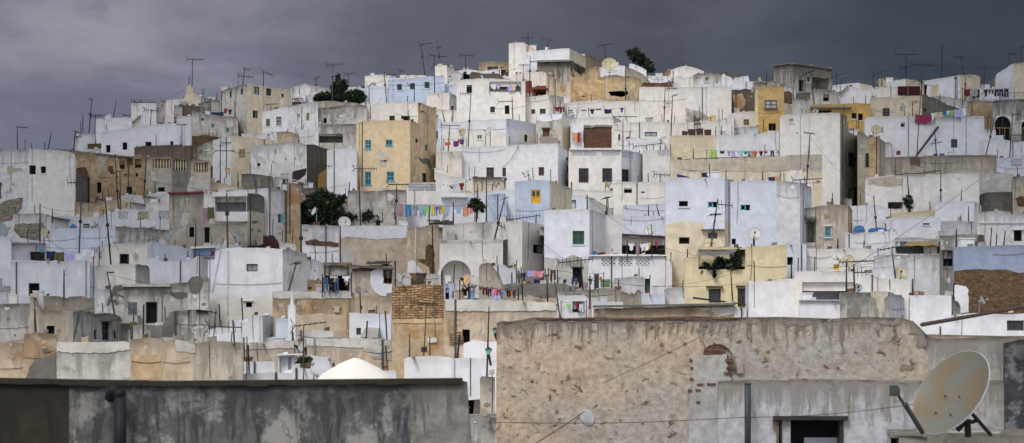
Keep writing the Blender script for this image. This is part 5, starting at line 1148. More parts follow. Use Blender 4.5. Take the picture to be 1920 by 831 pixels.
# ------------------------------------------------------------------ aerials and poles
POLES = [ # x base, y base, x top, y top, booms
 (33,280,32,238,[(31,238,52,240)]),(84,279,84,267,[]),(90,279,97,247,[]),(138,284,142,245,[(139,246,153,251),(139,257,152,256)]),(155,249,155.5,214,[]),(165,270,172,186,[(168,185,174,188),(169,218,197,216)]),
 (178,260,179,215,[(172,218,200,216)]),(212,222,218,189,[]),(235,222,234,215,[(229,216,245,217),(228,227,244,227)]),(247,193,247,186,[]),(264,193,264,187,[(253,192,292,192)]),(282,233,284,205,[(271,206,293,208)]),
 (360,163,361,112,[(351,111,382,112)]),(354,165,355,142,[]),(378,197,380,166,[]),(406,188,407,173,[]),(441,215,440,190,[]),(455,159,459,126,[(457,129,468,131),(448,142,475,145)]),
 (494,160,494,135,[(493,134,513,142)]),(566,245,566,200,[]),(592,164,593,147,[(590,149,598,143)]),(508,208,508,197,[(495,196,521,195)]),(341,271,341,234,[(331,234,350,234)]),(392,257,392,242,[]),(407,255,407,244,[]),
 (413,330,413,269,[(413,268,433,268),(403,283,440,283)]),(595,362,596,311,[(596,311,621,312)]),(446,344,446,325,[]),
 (623,192,624,123,[(613,122,645,120)]),(654,170,653,139,[(646,140,665,137)]),(692,196,692,160,[(692,161,698,156)]),(725,194,721,138,[(721,139,743,140)]),(797,143,789,83,[(788,84,809,81)]),(751,145,750,133,[(746,131,758,134)]),
 (815,174,814,104,[(806,104,840,107),(808,128,822,118)]),(826,123,820,75,[(820,91,827,87)]),(873,131,873,104,[(863,104,889,104)]),(777,192,777,168,[(763,156,777,168)]),(764,192,764,180,[]),
 (878,270,883,176,[(863,176,882,176)]),(821,208,819,203,[]),(832,220,829,206,[]),(849,223,850,207,[]),(906,208,903,171,[]),(894,208,894,204,[]),(841,272,843,235,[(828,235,862,236)]),
 (673,357,673,316,[(664,316,706,317)]),(654,358,656,341,[]),(652,380,656,341,[]),(990,98,990,60,[(980,72,998,71)]),(1027,95,1028,76,[(1016,73,1041,77)]),(1067,91,1067,79,[]),(1137,127,1133,85,[(1122,86,1151,82)]),(981,183,981,120,[(973,122,992,122)]),
 (993,178,994,106,[(994,116,1005,116)]),(961,208,960,181,[(935,191,962,190)]),(984,205,982,183,[(980,190,988,182)]),(1018,190,1016,178,[]),(1123,177,1123,155,[]),(1173,190,1173,122,[]),(1109,190,1108,176,[]),(1179,190,1179,180,[]),
 (1051,213,1050,187,[]),(1168,281,1168,223,[(1150,219,1194,219)]),(1046,270,1050,290-25,[]),(1007,274,1007,250,[]),(1245,228,1247,167,[(1247,167,1269,166)]),(1258,254,1261,180,[(1261,180,1270,178),(1249,194,1260,193)]),
 (1262,163,1262,134,[]),(1279,127,1279,114,[]),(1371,168,1371,160,[]),(1437,153,1438,131,[]),(1449,152,1449,132,[]),(1235,143,1235,137,[]),(1213,282,1213,273,[(1188,275,1243,269)]),(1352,254,1353,235,[]),(1431,250,1432,223,[]),
 (1257,282,1257,270,[]),(1238,342,1238,327,[(1227,327,1265,329)]),(1216,343,1215,325,[]),(1527,197,1520,134,[(1507,139,1527,133)]),(1569,160,1568,133,[(1560,144,1586,137)]),(1577,162,1578,148,[]),(1623,196,1623,178,[]),
 (1637,160,1637,137,[]),(1646,160,1646,143,[]),(1653,162,1653,133,[(1639,141,1669,130)]),(1698,148,1699,103,[(1681,102,1721,102),(1689,126,1711,126)]),(1728,180,1729,125,[(1710,121,1751,123)]),(1719,294,1726,182,[]),(1711,219,1711,191,[(1711,192,1720,191)]),
 (1765,147,1767,80,[]),(1791,184,1791,107,[(1789,107,1806,107)]),(1808,142,1802,108,[]),(1811,188,1809,137,[(1803,127,1816,127)]),(1845,165,1846,127,[(1834,127,1876,128)]),(1892,124,1892,100,[(1892,100,1906,102)]),(1915,118,1913,88,[(1912,89,1926,88)]),
 (1756,294,1752,236,[(1746,270,1767,266)]),(1848,292,1868,212,[]),(1893,295,1899,213,[(1897,215,1913,214)]),(1512,349,1519,250,[(1508,249,1527,251)]),(1538,290,1536,267,[]),(1430,340,1430,322,[]),(1507,392,1500,338,[(1487,338,1541,335)]),
 (1706,396,1701,328,[(1679,327,1734,325)]),(1764,378,1764,320,[(1735,324,1764,320)]),(1802,377,1803,355,[]),(1644,436,1638,367,[]),(1816,414,1816,387,[]),(1680,530,1672,467,[(1650,469,1682,463)]),(1793,462,1793,430,[]),(1711,553,1711,523,[]),(1882,460,1885,433,[]),
 (1587,547,1587,492,[(1574,492,1639,489)]),(1602,547,1601,495,[(1600,511,1624,511)]),(1484,522,1484,490,[]),(1484,600,1484,495,[]),(1702,595,1702,582,[(1702,582,1748,579)]),(1763,640,1763,612,[]),
 (1333,463,1346,373,[(1347,383,1373,386),(1331,403,1352,402)]),(1216,405,1216,384,[]),(1236,405,1231,383,[]),(1410,518,1409,457,[]),(1374,571,1370,505,[]),(1289,481,1289,467,[]),(1391,570,1399,571,[]),
 (927,449,946,372,[(944,373,950,371),(934,422,946,427)]),(975,448,971,411,[(950,413,1012,404)]),(912,416,912,336,[]),(1101,393,1101,365,[]),(1138,402,1138,370,[(1132,372,1144,370)]),(742,424,744,346,[(729,346,766,346)]),(676,423,673,330,[]),
 (889,512,896,345,[]),(805,420,805,385,[]),(850,419,850,378,[]),(792,712,800,568,[(783,570,816,570)]),(768,670,768,626,[]),(806,668,806,632,[]),(913,702,917,575,[]),(980,563,977,500,[]),(1028,596,1025,517,[(1020,517,1030,516)]),(1014,598,1013,556,[]),
 (1106,566,1106,516,[]),(1093,546,1089,491,[(1048,493,1111,486)]),(1046,533,1045,505,[]),(1050,596,1040,527,[]),(394,713,405,579,[(386,583,406,587)]),(429,713,435,622,[(392,613,453,614),(382,689,456,687)]),(463,697,463,631,[]),(548,642,548,610,[(552,612,611,604)]),
 (569,714,569,612,[]),(640,680,636,658,[(610,662,647,657)]),(147,500,154,342,[(127,343,154,343)]),(208,497,197,370,[]),(75,455,75,382,[]),(120,556,120,505,[]),(215,591,201,510,[(201,511,213,511)]),(127,498,127,475,[]),(263,426,263,411,[(258,411,269,411)]),
 (222,394,216,293,[]),(226,394,225,320,[(213,324,232,319)]),(270,365,275,289,[]),(331,394,331,366,[]),(427,468,425,362,[]),(565,490,564,392,[]),(541,546,556,493,[(552,493,562,494)]),(367,466,367,417,[]),(800,210,801,200,[]),(1559,388,1560,372,[]),
 (26,537,24,511,[]),(480,362,480,336,[]),(520,340,519,330,[]),(611,545,611,520,[]),(1005,415,1005,403,[]),(1170,360,1170,340,[]),(1210,480,1210,462,[]),(1620,466,1620,452,[]),(1745,478,1745,466,[]),(1480,292,1477,272,[]),(1300,295,1300,278,[]),
 (1342,254,1342,236,[]),(1571,459,1571,447,[]),(706,584,706,572,[]),(98,402,98,391,[]),(352,484,352,470,[]),(1160,542,1160,525,[])]
TOPS = []
def pole(x0, y0, x1, y1, booms):
    hb = host(x0, y0)
    if hb is None: return
    if hb[0] > 22: D = Dm(y0+8)-1.0; z0_ = P(x0, y0+16, D).z; 
    else: D = hb[2]+.55; z0_ = hb[1]['zd']
    if hb[0] > 22: print('pole far', x0, y0, round(hb[0]))
    a = P(x0, y0, D); b = P(x1, y1, D+(rng.random()-.5)*.3); d = (b-a); a0 = a-d.normalized()*max(.05, (a.z-z0_)/max(.3, d.normalized().z))
    near = D < 130
    thick = (.040 if near else .056) if booms or d.length > 2.2 else .05
    if not booms and d.length < 1.8: thick = .055
    if near: thick = .030
    nm = 'television_aerial' if booms else 'metal_pole'
    o = empty(nm, a0); m = MB()
    mid = a0.lerp(b, rng.uniform(.4, .7)); m.tube(a0, mid, thick, thick*.92, n=6); m.tube(mid, b, thick*.85, thick*.6, n=6)
    m.build('mast', rng.choice(['iron', 'iron', 'ironr', 'slate']), o)
    if d.length > 2.5 and rng.random() < .6:
        m = MB(); q = a0.lerp(b, rng.uniform(.45, .75)); m.tube(q-Vector((0, 0, .10)), q+Vector((0, 0, .10)), .11, n=8); m.build('clamp', 'iron', o)
    if d.length > 2.2 and rng.random() < .55 and not near:
        m = MB(); q = a0.lerp(b, rng.uniform(.55, .8))
        for s_ in (-1, 1): m.tube(q, Vector((a0.x+s_*rng.uniform(.7, 1.8), a0.y+rng.uniform(.2, 1.0), a0.z+.3)), .010, n=3)
        m.build('guy_wire', 'iron', o)
    for (xa, ya, xb, yb_) in booms:
        m = MB(); tw = rng.uniform(-.5, .5); pa = P(xa, ya, D-tw*.4); pb = P(xb, yb_, D+tw*.6); L = (pb-pa).length; dr = (pb-pa).normalized()
        m.tube(pa, pb, .024 if near else .036, n=5); n_ = int(L/.26)+1; vert_ = rng.random() < .35; dep_ = Vector((dr.y, -dr.x, 0)).normalized() if abs(dr.z) < .9 else Vector((0, 1, 0))
        for i in range(n_+1):
            q = pa.lerp(pb, i/n_); e = (.32-.14*i/n_)
            ax_ = (Vector((0, 0, 1))*.9+dep_*.3 if vert_ else dep_*.9+Vector((0, 0, .28))).normalized()*e
            m.tube(q-ax_, q+ax_, .011 if near else .017, n=4)
        if L > 1.2:          # reflector at one end
            for s_ in (-1, 1):
                q = pa; e = Vector((-dr.x*.18, -.35*rng.random(), s_*.34)); m.tube(q, q+e, .013 if near else .02, n=4); m.tube(q+e*.55-dep_*.3, q+e*.55+dep_*.3, .012, n=4)
        m.build('boom', 'iron' if near else rng.choice(['iron', 'slate', 'ironr']), o)
    lean = 'leaning ' if abs(x1-x0) > .09*abs(y1-y0) else 'upright '
    kind = ('television aerial with two booms' if len(booms) > 1 else 'television aerial') if booms else 'bare pole'
    size = 'tall ' if d.length > 3.2 else ('short ' if d.length < 1.5 else '')
    TOPS.append((b, hb[1]['short']))
    SMALL.append((o, size+lean+kind, (hb[1]['short'] if hb[0] <= 22 else 'roof below '+hb[1]['short']), x0, kind, 'aerials and poles on the roofs'))
for p_ in POLES: pole(*p_)
# labels: those that would read alike are told apart by their order along the roof
from collections import defaultdict
grp = defaultdict(list)
for s_ in SMALL: grp[s_[1], s_[2]].append(s_)
ORD = {2: ['left one of two', 'right one of two'], 3: ['leftmost of three', 'middle of three', 'rightmost of three']}
for k_, l in grp.items():
    l.sort(key=lambda s: s[3])
    for i, s_ in enumerate(l):
        lab = f"{s_[1]} on the {s_[2]}"
        if len(l) > 1: lab = f"{s_[1]}, {ORD[len(l)][i] if len(l) in ORD else 'number %d from left' % (i+1)}, on the {s_[2]}"
        tag(s_[0], lab, 'aerial' if 'aerial' in s_[4] else 'pole', s_[5])

# ------------------------------------------------------------------ washing
def garment(x, y, w_, h_, D, col, kind, label, group):
    """x,y: top left corner in photo pixels; the cloth hangs from y"""
    m = MB(); nx, ny = 9, 7; s = F/D; ph = rng.random()*9
    front, backv = {}, {}
    def inside(f, g):
        if kind == 'trousers': return not (.40 < f < .60 and g > .28) 
        if kind == 'shirt': return g < .38 or .18 < f < .82
        return True
    for i in range(nx+1):
        for j in range(ny+1):
            f, g = i/nx, j/ny; px = x+w_*f; py = y+h_*g*(1+.25*noise.noise(Vector((f*2.2, ph, 3))))
            if kind == 'trousers': px += (-.06 if f < .5 else .06)*w_*g*(1.2)
            if kind == 'shirt' and (f < .2 or f > .8): py += h_*.05
            sag = math.sin(f*math.pi)*.05+.04*g*noise.noise(Vector((f*3, ph, g)))
            py += (rng.random()-.5)*h_*.05*(g == 1)
            dd = math.sin(f*9+ph+g*1.5)*.05*g+math.sin(f*17+ph)*.02
            p = P(px, py, D); p.y += dd; p.z -= sag
            front[i, j] = m.vert(p); backv[i, j] = m.vert(p+Vector((0, .02, 0)))
    cells = [(i, j) for i in range(nx) for j in range(ny) if inside((i+.5)/nx, (j+.5)/ny)]
    cs = set(cells)
    for (i, j) in cells:
        m.face((front[i, j], front[i+1, j], front[i+1, j+1], front[i, j+1])); m.face((backv[i, j+1], backv[i+1, j+1], backv[i+1, j], backv[i, j]))
        for (di, dj, a, b) in ((-1, 0, (i, j), (i, j+1)), (1, 0, (i+1, j), (i+1, j+1)), (0, -1, (i, j), (i+1, j)), (0, 1, (i, j+1), (i+1, j+1))):
            if (i+di, j+dj) not in cs: m.face((front[a], front[b], backv[b], backv[a]))
    nm = {'trousers': 'trousers', 'shirt': 'shirt', 'sheet': 'sheet', 'towel': 'towel', 'rug': 'rug'}[kind]
    o = m.build(nm, 'cl_'+col, origin=P(x+w_/2, y, D), smooth=False)
    tag(o, label, nm, group); return o
CN = dict(palebl='pale blue', skyblue='sky blue', darkred='dark red', darkgrey='dark grey', jeans='denim blue')
ORDN = ['first', 'second', 'third', 'fourth', 'fifth', 'sixth', 'seventh', 'eighth', 'ninth', 'tenth', 'eleventh', 'twelfth', 'thirteenth', 'fourteenth', 'fifteenth', 'sixteenth', 'seventeenth', 'eighteenth']
def line(short, x0, y0, x1, y1, on, items, off=.9, D=None):
    if D is None:
        hb = host((x0+x1)/2, on); D = hb[2]+off
        if hb[0] > 14: print('line far', short, hb[0])
    m = MB(); pa, pb = P(x0, y0, D), P(x1, y1, D); n_ = 10
    pts_ = [pa.lerp(pb, i/n_)-Vector((0, 0, math.sin(i/n_*math.pi)*.08)) for i in range(n_+1)]
    m.path(pts_, .010, n=4)
    for q in (pa, pb): m.tube(q+Vector((0, 0, .08)), q-Vector((0, 0, (on-((y0+y1)/2)+4)/F*D+.2)), .028, n=5)
    o = m.build('washing_line', 'iron', origin=pa); tag(o, f'thin washing line {short}', 'washing line')
    for i, it in enumerate(sorted(items)):
        x, w_, h_, col, kind = it[:5]; f = (x-x0)/(x1-x0); y = y0+(y1-y0)*f+math.sin(f*math.pi)*.08/D*F
        garment(x, y+(it[5] if len(it) > 5 else 0), w_, h_, D-.03*(i % 2), col, kind, f"{CN.get(col, col)} {kind}, {ORDN[i]} along the line {short}", 'washing '+short)
line('above the white stair wedge terrace', 740, 383, 890, 385, 405, [(742,15,20,'mauve','sheet'),(760,11,21,'skyblue','trousers'),(773,12,20,'grey','shirt'),(786,7,20,'palebl','sheet'),(793,6,20,'green','sheet'),(800,8,20,'green','shirt'),(809,7,17,'yellow','trousers'),(816,5,18,'blue','shirt'),(821,7,15,'mauve','shirt'),(828,6,14,'yellow','towel'),(834,10,18,'palebl','shirt'),(845,6,18,'white','sheet'),(853,14,13,'palebl','shirt'),(868,11,20,'peach','sheet'),(880,7,16,'pink','towel')])
line('over the stained wall beside the arch', 862, 528, 972, 544, 562, [(864,6,12,'white','shirt'),(868,7,6,'yellow','towel',2),(872,8,9,'pink','shirt',5),(866,12,14,'black','shirt',10),(878,6,9,'orange','shirt',3),(884,9,14,'grey','shirt'),(880,10,17,'palebl','sheet',9),(898,6,6,'olive','towel'),(905,9,14,'darkred','trousers'),(915,6,14,'navy','trousers'),(921,10,13,'pink','shirt'),(931,8,12,'crimson','trousers'),(938,6,14,'blue','shirt',2),(922,14,16,'lavender','sheet',12),(950,7,14,'black','trousers'),(956,6,8,'orange','towel'),(961,6,12,'navy','shirt')], off=1.0)
line('above the pockmarked parapet', 1325, 282, 1480, 281, 299, [(1332,12,17,'lime','trousers'),(1350,8,5,'black','towel'),(1357,6,8,'white','shirt'),(1364,6,8,'mauve','shirt'),(1372,6,14,'lavender','trousers'),(1382,12,8,'palebl','shirt'),(1395,6,6,'teal','towel'),(1401,7,6,'teal','shirt'),(1409,6,11,'orange','trousers'),(1413,7,11,'orange','shirt'),(1423,8,8,'black','shirt'),(1433,6,4,'red','towel'),(1445,6,11,'black','trousers'),(1457,13,10,'mauve','shirt'),(1471,6,7,'black','shirt')])
line('inside the open dark roofed loggia', 1176, 455, 1222, 453, 481, [(1178,12,12,'white','shirt'),(1192,7,22,'mauve','sheet',-1),(1200,9,14,'white','shirt'),(1208,8,13,'white','towel'),(1214,5,12,'yellow','towel'),(1228,6,10,'red','shirt')], off=-.25)
line('behind the cement coated wall', 968, 503, 1022, 506, 534, [(970,8,22,'olive','shirt',8),(978,8,15,'navy','shirt',6),(982,10,10,'yellow','shirt',22),(980,10,6,'grey','shirt'),(989,11,11,'lavender','sheet'),(1001,19,11,'pink','sheet'),(1001,19,10,'navy','sheet',16)])
line('before the black doorway', 1028, 505, 1132, 513, 540, [(1032,10,19,'brown','trousers'),(1047,5,6,'palebl','towel',10),(1056,6,7,'navy','towel',14),(1072,10,14,'slate' if 0 else 'jeans','trousers',10),(1083,10,16,'black','shirt',11),(1095,8,11,'mauve','sheet',16),(1103,8,11,'darkgrey','shirt',9),(1114,9,28,'darkgrey','sheet',0),(1124,5,7,'orange','towel',5)], off=.6)
line('in the thatched loggia', 604, 516, 659, 513, 546, [(605,10,25,'jeans','trousers',3),(617,9,26,'black','trousers',3),(619,14,9,'cream','sheet',-1),(627,8,26,'jeans','trousers',3),(642,14,12,'white','shirt'),(646,8,9,'mauve','shirt',9)], off=-.25)
line('on the far left terrace', 68, 463, 186, 464, 489, [(72,12,7,'teal','shirt',2),(87,16,19,'navy','sheet',6),(102,18,19,'olive','sheet',7),(120,19,16,'lavender','sheet',8),(139,16,14,'white','sheet',8),(152,24,12,'white','sheet',2),(176,6,9,'palebl','towel')], off=.3)
line('along the railing terrace at far right', 1808, 167, 1902, 165, 189, [(1808,12,12,'darkred','sheet'),(1822,15,14,'black','sheet',1),(1838,5,9,'white','towel'),(1845,7,13,'black','shirt'),(1853,5,9,'navy','shirt'),(1859,4,8,'darkred','towel'),(1865,8,14,'black','trousers'),(1874,7,14,'navy','trousers'),(1883,8,15,'black','trousers')], off=1.2)
line('over the two railed balconies', 1716, 213, 1812, 201, 217, [(1717,29,15,'crimson','rug',2),(1746,7,12,'white','shirt',1),(1752,15,10,'cream','sheet'),(1768,7,9,'skyblue','shirt'),(1775,5,8,'white','towel'),(1780,9,11,'green','shirt'),(1789,15,15,'lavender','sheet'),(1804,8,15,'white','sheet')], off=-.35)
line('above the cream brick window house', 1038, 200, 1062, 198, 214, [(1039,12,8,'darkred','shirt'),(1051,7,9,'darkred','trousers')])
line('over the white brick panel house', 1104, 203, 1172, 203, 219, [(1106,9,9,'black','shirt',1),(1133,14,8,'navy','sheet'),(1163,6,8,'navy','shirt',-2)])
line('in the white laundry balcony', 918, 157, 976, 156, 171, [(921,9,9,'white','sheet'),(930,9,8,'lavender','shirt'),(938,12,5,'black','towel',4),(952,7,11,'lavender','towel',1),(958,8,10,'cream','sheet',2),(968,6,9,'darkgrey','shirt',2)], off=-.2, D=host(945,149)[2]-.25)
line('across the cream top of the pockmarked house', 1385, 343, 1470, 326, 344, [(1392,5,4,'mauve','towel'),(1404,5,4,'lavender','towel'),(1418,8,4,'lavender','towel'),(1428,5,4,'mauve','towel'),(1441,12,12,'navy','sheet',-2),(1454,8,10,'peach','towel')], off=.5, D=host(1420,338)[2]+.5)
line('on the small cream window house roof', 832, 262, 874, 258, 272, [(834,11,6,'orange','towel',4),(850,10,11,'purple','sheet',2),(858,6,6,'orange','towel'),(862,8,10,'purple','sheet')], off=.8, D=host(850,277-6)[2]-1)
line('at the hut with clothes in doorway', 1052, 566, 1100, 565, 590, [(1062,9,8,'green','shirt',2),(1078,6,12,'red','shirt',-2),(1082,6,18,'black','sheet',-3),(1086,8,15,'white','trousers',2)], off=-.3, D=host(1070,555)[2]-.3)
line('on the sloping white terrace', 838, 348, 876, 340, 336, [(843,4,3,'red','towel'),(848,6,6,'palebl','towel',-2),(861,9,13,'darkred','shirt',-2)], off=-.5, D=host(850,331)[2]-.5)
line('on the white terrace wall left of mast', 868, 206, 905, 205, 208, [(870,15,6,'pink','sheet'),(886,8,6,'black','shirt'),(896,9,6,'white','sheet')], off=-.2, D=host(880,206)[2]-.2)
line('beside the brick panel', 1074, 249, 1094, 246, 262, [(1075,8,16,'peach','sheet'),(1083,5,17,'red','towel',-1),(1088,4,7,'palebl','towel')], off=-.3, D=host(1100,222)[2]-.4)
line('on the roof box by the conifer', 650, 163, 688, 158, 170, [(656,7,6,'white','towel'),(664,6,6,'pink','towel'),(671,5,7,'lavender','towel'),(678,8,5,'darkgrey','towel')], off=.4)
line('before the tall cream corner house', 382, 208, 440, 203, 214, [(384,10,9,'white','sheet'),(396,22,9,'navy','sheet',2),(420,6,8,'red','towel',-3),(428,7,9,'navy','shirt')], off=.8)
line('above the bright blue recess', 396, 470, 408, 469, 482, [(396,7,8,'crimson','shirt')], off=-.4, D=host(380,464)[2]-.8)
# the striped rugs on the balcony house
hb = BY['balcony house with maroon door']; Dr = hb['D0']-1.2
garment(380, 389, 12, 30, Dr, 'mauve', 'rug', 'dark red patterned rug draped over the balcony corner', 'rugs over the balcony'); garment(389, 388, 13, 22, Dr-.05, 'olive', 'rug', 'yellow and black striped rug draped over the balcony corner', 'rugs over the balcony')

# ------------------------------------------------------------------ trees and plants
def tree(name, label, cat, D, blobs, n, leaf=.22, trunk=None, mats=('foil', 'foil2', 'foil3'), group=None, part='crown', seed=1):
    r_ = random.Random(seed); bx = sum(b[0] for b in blobs)/len(blobs); by = max(b[1]+b[3] for b in blobs)
    o = empty(name, P(bx if trunk is None else trunk[0], by if trunk is None else trunk[1], D))
    m = MB(); tot = sum(b[2]*b[3] for b in blobs)
    for (x, y, rx, ry) in blobs:
        c = P(x, y, D+(r_.random()-.5)*.8); ex, ez = rx/F*D, ry/F*D; ey = (ex+ez)*.45
        k_ = int(n*rx*ry/tot*.8); clumps = []
        for _ in range(max(5, k_//26)):
            v = Vector([r_.gauss(0, 1) for _ in range(3)]).normalized()*(r_.random()**.33)*r_.uniform(.85, 1.18)
            clumps.append((Vector((c.x+v.x*ex*.86, c.y+v.y*ey*.86, c.z+v.z*ez*.86)), r_.choice((0, 0, 1, 1, 2))))
        for _ in range(k_):
            cc, mi_ = r_.choice(clumps); s_ = .13*(ex+ez)+leaf*.6
            q = cc+Vector([r_.gauss(0, .45)*s_ for _ in range(3)])
            a = Vector([r_.gauss(0, 1) for _ in range(3)]).normalized(); b = a.cross(Vector([r_.gauss(0, 1) for _ in range(3)])).normalized(); l = leaf*r_.uniform(.6, 1.3)
            m.face([m.vert(q+a*l), m.vert(q+b*l*.4), m.vert(q-a*l), m.vert(q-b*l*.4)], mi_ if r_.random() < .8 else r_.choice((0, 1, 2)))
    m.build(part, list(mats), o)
    if trunk:
        m = MB(); b_ = P(trunk[0], trunk[1], D)-Vector((0, 0, .3 if n < 1000 else 2.5)); t_ = P(trunk[2], trunk[3], D); m.tube(b_, t_, .16*(leaf/.22)**.5*(.4 if n < 1000 else 1), .03, 8)
        for (x, y, rx, ry) in blobs:
            q = b_.lerp(t_, r_.uniform(.5, .9)); m.tube(q, P(x, y, D), .06, .02, 5)
        m.build('trunk', 'bark', o)
    tag(o, label, cat, group)
D_ = Dm(205)-.5+1.5
tree('conifer', 'dark pointed conifer beside the long whitewashed house', 'tree', D_, [(634,147,4,7),(634,158,9,10),(643,160,8,11),(626,163,7,8),(637,173,16,11),(630,184,19,9),(645,185,12,8)], 5200, .17, (636,195,634,145), seed=2)
tree('bush', 'dark rounded bush right of the pointed conifer', 'bush', D_+.3, [(658,180,12,10),(670,176,12,9),(678,182,9,12),(666,187,18,7)], 3600, .15, seed=3)
tree('bush', 'low dark bush left of the pointed conifer', 'bush', D_+.3, [(592,184,6,5),(602,179,8,6),(612,180,8,9),(604,187,16,6)], 2000, .15, seed=4)
tree('pine_tree', 'wind bent dark pine on the skyline', 'tree', Dm(160)+2, [(1181,100,7,7),(1189,97,7,8),(1196,104,12,10),(1205,113,13,10),(1190,110,12,8),(1216,121,9,8),(1222,129,7,8),(1211,128,13,10),(1193,92,4,4)], 5200, .17, (1205,150,1195,112), seed=5)
tree('bush', 'large dark bush with a dish mast in front', 'bush', Dm(440)+2, [(600,378,28,17),(575,395,20,20),(625,388,22,18),(560,412,15,20),(590,410,30,18),(550,432,10,18),(630,405,20,20),(640,375,9,8),(608,366,14,8)], 9500, .2, seed=6)
tree('bush', 'round dark bush below the stained cream wall', 'bush', Dm(430)+2, [(690,405,15,11),(705,412,14,10),(675,410,12,12),(660,408,12,8),(648,412,8,10),(712,418,8,6)], 4200, .17, seed=7)
tree('climbing_plant', 'dark creeper beside the three maroon window house', 'plant', Dm(358)+1.2, [(1070,300,6,10),(1073,318,9,14),(1076,335,9,13),(1082,350,8,8),(1070,345,7,12)], 3200, .16, seed=8)
tree('small_tree', 'small olive tree in front of coloured washing', 'tree', host(893,405)[2]-1.2 if host(893,405) else 215, [(888,379,8,6),(898,384,10,7),(905,391,7,7),(884,386,6,5),(893,391,9,5)], 700, .17, (893,404,893,384), mats=('foil', 'foil3', 'foil3'), seed=9)
tree('small_tree', 'slender young tree growing on a white roof', 'tree', host(1705,396)[2]+.6, [(1704,369,5,3),(1698,374,4,4),(1708,378,5,4),(1701,384,5,5),(1706,390,5,4)], 420, .17, (1704,394,1704,368), mats=('foil', 'foil3', 'foil3'), seed=10)
YH = BY['yellow house with overgrown loggia']
tree('climbing_plant', 'tangled plants spilling from the yellow loggia', 'plant', YH['D0']-.05, [(1340,500,22,4),(1355,493,22,9),(1320,499,9,5),(1380,490,14,12),(1385,475,10,8),(1372,503,12,3),(1340,512,2.5,8),(1317,509,2,3)], 1500, .14, mats=('foil2', 'foil2', 'foil'), seed=11)
tree('potted_plant', 'green bush in the dark roofed loggia corner', 'plant', BY['open loggia with dark roof']['D0']-.3, [(1241,470,7,6),(1247,470,5,6),(1238,474,6,4)], 500, .13, seed=12)
tree('potted_plant', 'leafy plants in white planters by the dome', 'plant', BY['white stair box with dark opening']['D0']-.8, [(571,675,9,6),(562,679,7,5),(580,677,7,5),(575,682,9,4)], 900, .10, mats=('foil', 'foil3', 'foil3'), seed=13)
tree('potted_plant', 'grey green cactus tuft behind white rubble heap', 'plant', host(932,262)[2]+.4, [(928,266,5,4),(963,268,6,4)], 160, .14, seed=14)
tree('bush', 'small green plant by the sooty loggia railing', 'plant', BY['dark stained house with baluster parapet']['D0']-.4, [(384,392,4,4)], 100, .12, seed=15)
# planters
def boxthing(name, label, cat, x0, y0, x1, y1, D, mat, dep=.3, group=None, bev=.0, rot=0):
    m = MB(); a = P(x0, y1, D); b = P(x1, y0, D); c = (a+b)/2; hx, hz = abs(b.x-a.x)/2, abs(b.z-a.z)/2; cr = math.cos(R(rot)); sr = math.sin(R(rot))
    # tapered, with a lip
    for (z0_, z1_, s0, s1) in ((-1, .78, .88, .97), (.78, 1, 1.0, 1.0)):
        lo = [m.vert(c+Vector((sx_*hx*s0*cr-z0_*hz*sr, sy_*dep*s0+dep, z0_*hz*cr+sx_*hx*s0*sr))) for sx_, sy_ in ((-1, -1), (1, -1), (1, 1), (-1, 1))]
        hi = [m.vert(c+Vector((sx_*hx*s1*cr-z1_*hz*sr, sy_*dep*s1+dep, z1_*hz*cr+sx_*hx*s1*sr))) for sx_, sy_ in ((-1, -1), (1, -1), (1, 1), (-1, 1))]
        for i in range(4): j = (i+1) % 4; m.face((lo[i], lo[j], hi[j], hi[i]))
        m.face(hi); m.face(lo[::-1])
    o = m.build(name, mat, origin=c-Vector((0, 0, hz))); tag(o, label, cat, group); return o
Dp = BY['white stair box with dark opening']['D0']-1
boxthing('planter', 'white planter box left of the green one', 'planter', 555, 682, 564, 687, Dp, 'white'); boxthing('planter', 'small green planter pot between white ones', 'planter', 565, 682, 570, 687, Dp, 'teal'); boxthing('planter', 'long white planter right of the green pot', 'planter', 571, 680, 588, 687, Dp, 'pale')
hh = host(1306, 254); 
for i, (a, b, t) in enumerate(((1279,1290,246),(1291,1305,242),(1306,1319,241),(1321,1334,243))):
    boxthing('rush_basket', ['low brown basket at left end of the row','tilted brown basket, second of the row','tall brown basket, third of the row','square brown basket at right end of the row'][i], 'basket', a, t, b, 254.5, hh[2]+.7, 'woodg' if 0 else 'ironr', .35, 'brown baskets on the cream wall', rot=(-6, 4, 2, 0)[i])
D1 = host(1115, 480)[2]+.6
boxthing('plastic_crate', 'blue tub on the lattice balustrade', 'tub', 1110, 471, 1119, 479.5, D1, 'tarpb'); boxthing('flower_pot', 'red pot beside the blue tub', 'pot', 1126, 473, 1135, 479.5, D1, 'RD'); boxthing('flower_pot', 'brown pot between blue tub and red pot', 'pot', 1120, 474, 1126, 479.5, D1, 'wood'); boxthing('flower_pot', 'dark red pot at the loggia foot', 'pot', 1152, 475, 1159, 479.5, D1, 'RD')
D1 = host(1730, 553)[2]+.5
boxthing('flower_pot', 'reddish pot on the lower house ledge', 'pot', 1707, 549, 1714, 553.5, D1, 'RD'); boxthing('crate', 'mauve crate beside reddish pot', 'crate', 1714, 545, 1723, 553, D1, 'cl_mauve'); boxthing('sack', 'pale olive sack right of mauve crate', 'sack', 1725, 547, 1734, 553, D1, 'canvas', rot=-12)
boxthing('black_box', 'black box fixed on an upright mast', 'box', 1475, 536, 1487, 545, host(1484,600)[2]+.3 if host(1484,600) else 150, 'dark', .12)
D1 = host(1740, 294)[2]+.5
boxthing('blue_tub', 'blue tub on the weathered cream terrace wall', 'tub', 1763, 288, 1771, 294, D1, 'tarpb'); boxthing('dark_crate', 'dark crate beside the blue tub', 'crate', 1752, 288.5, 1758, 293, D1, 'darkb'); boxthing('rusty_can', 'rusty can at the terrace wall left end', 'can', 1682, 283, 1689, 290, D1, 'RD')
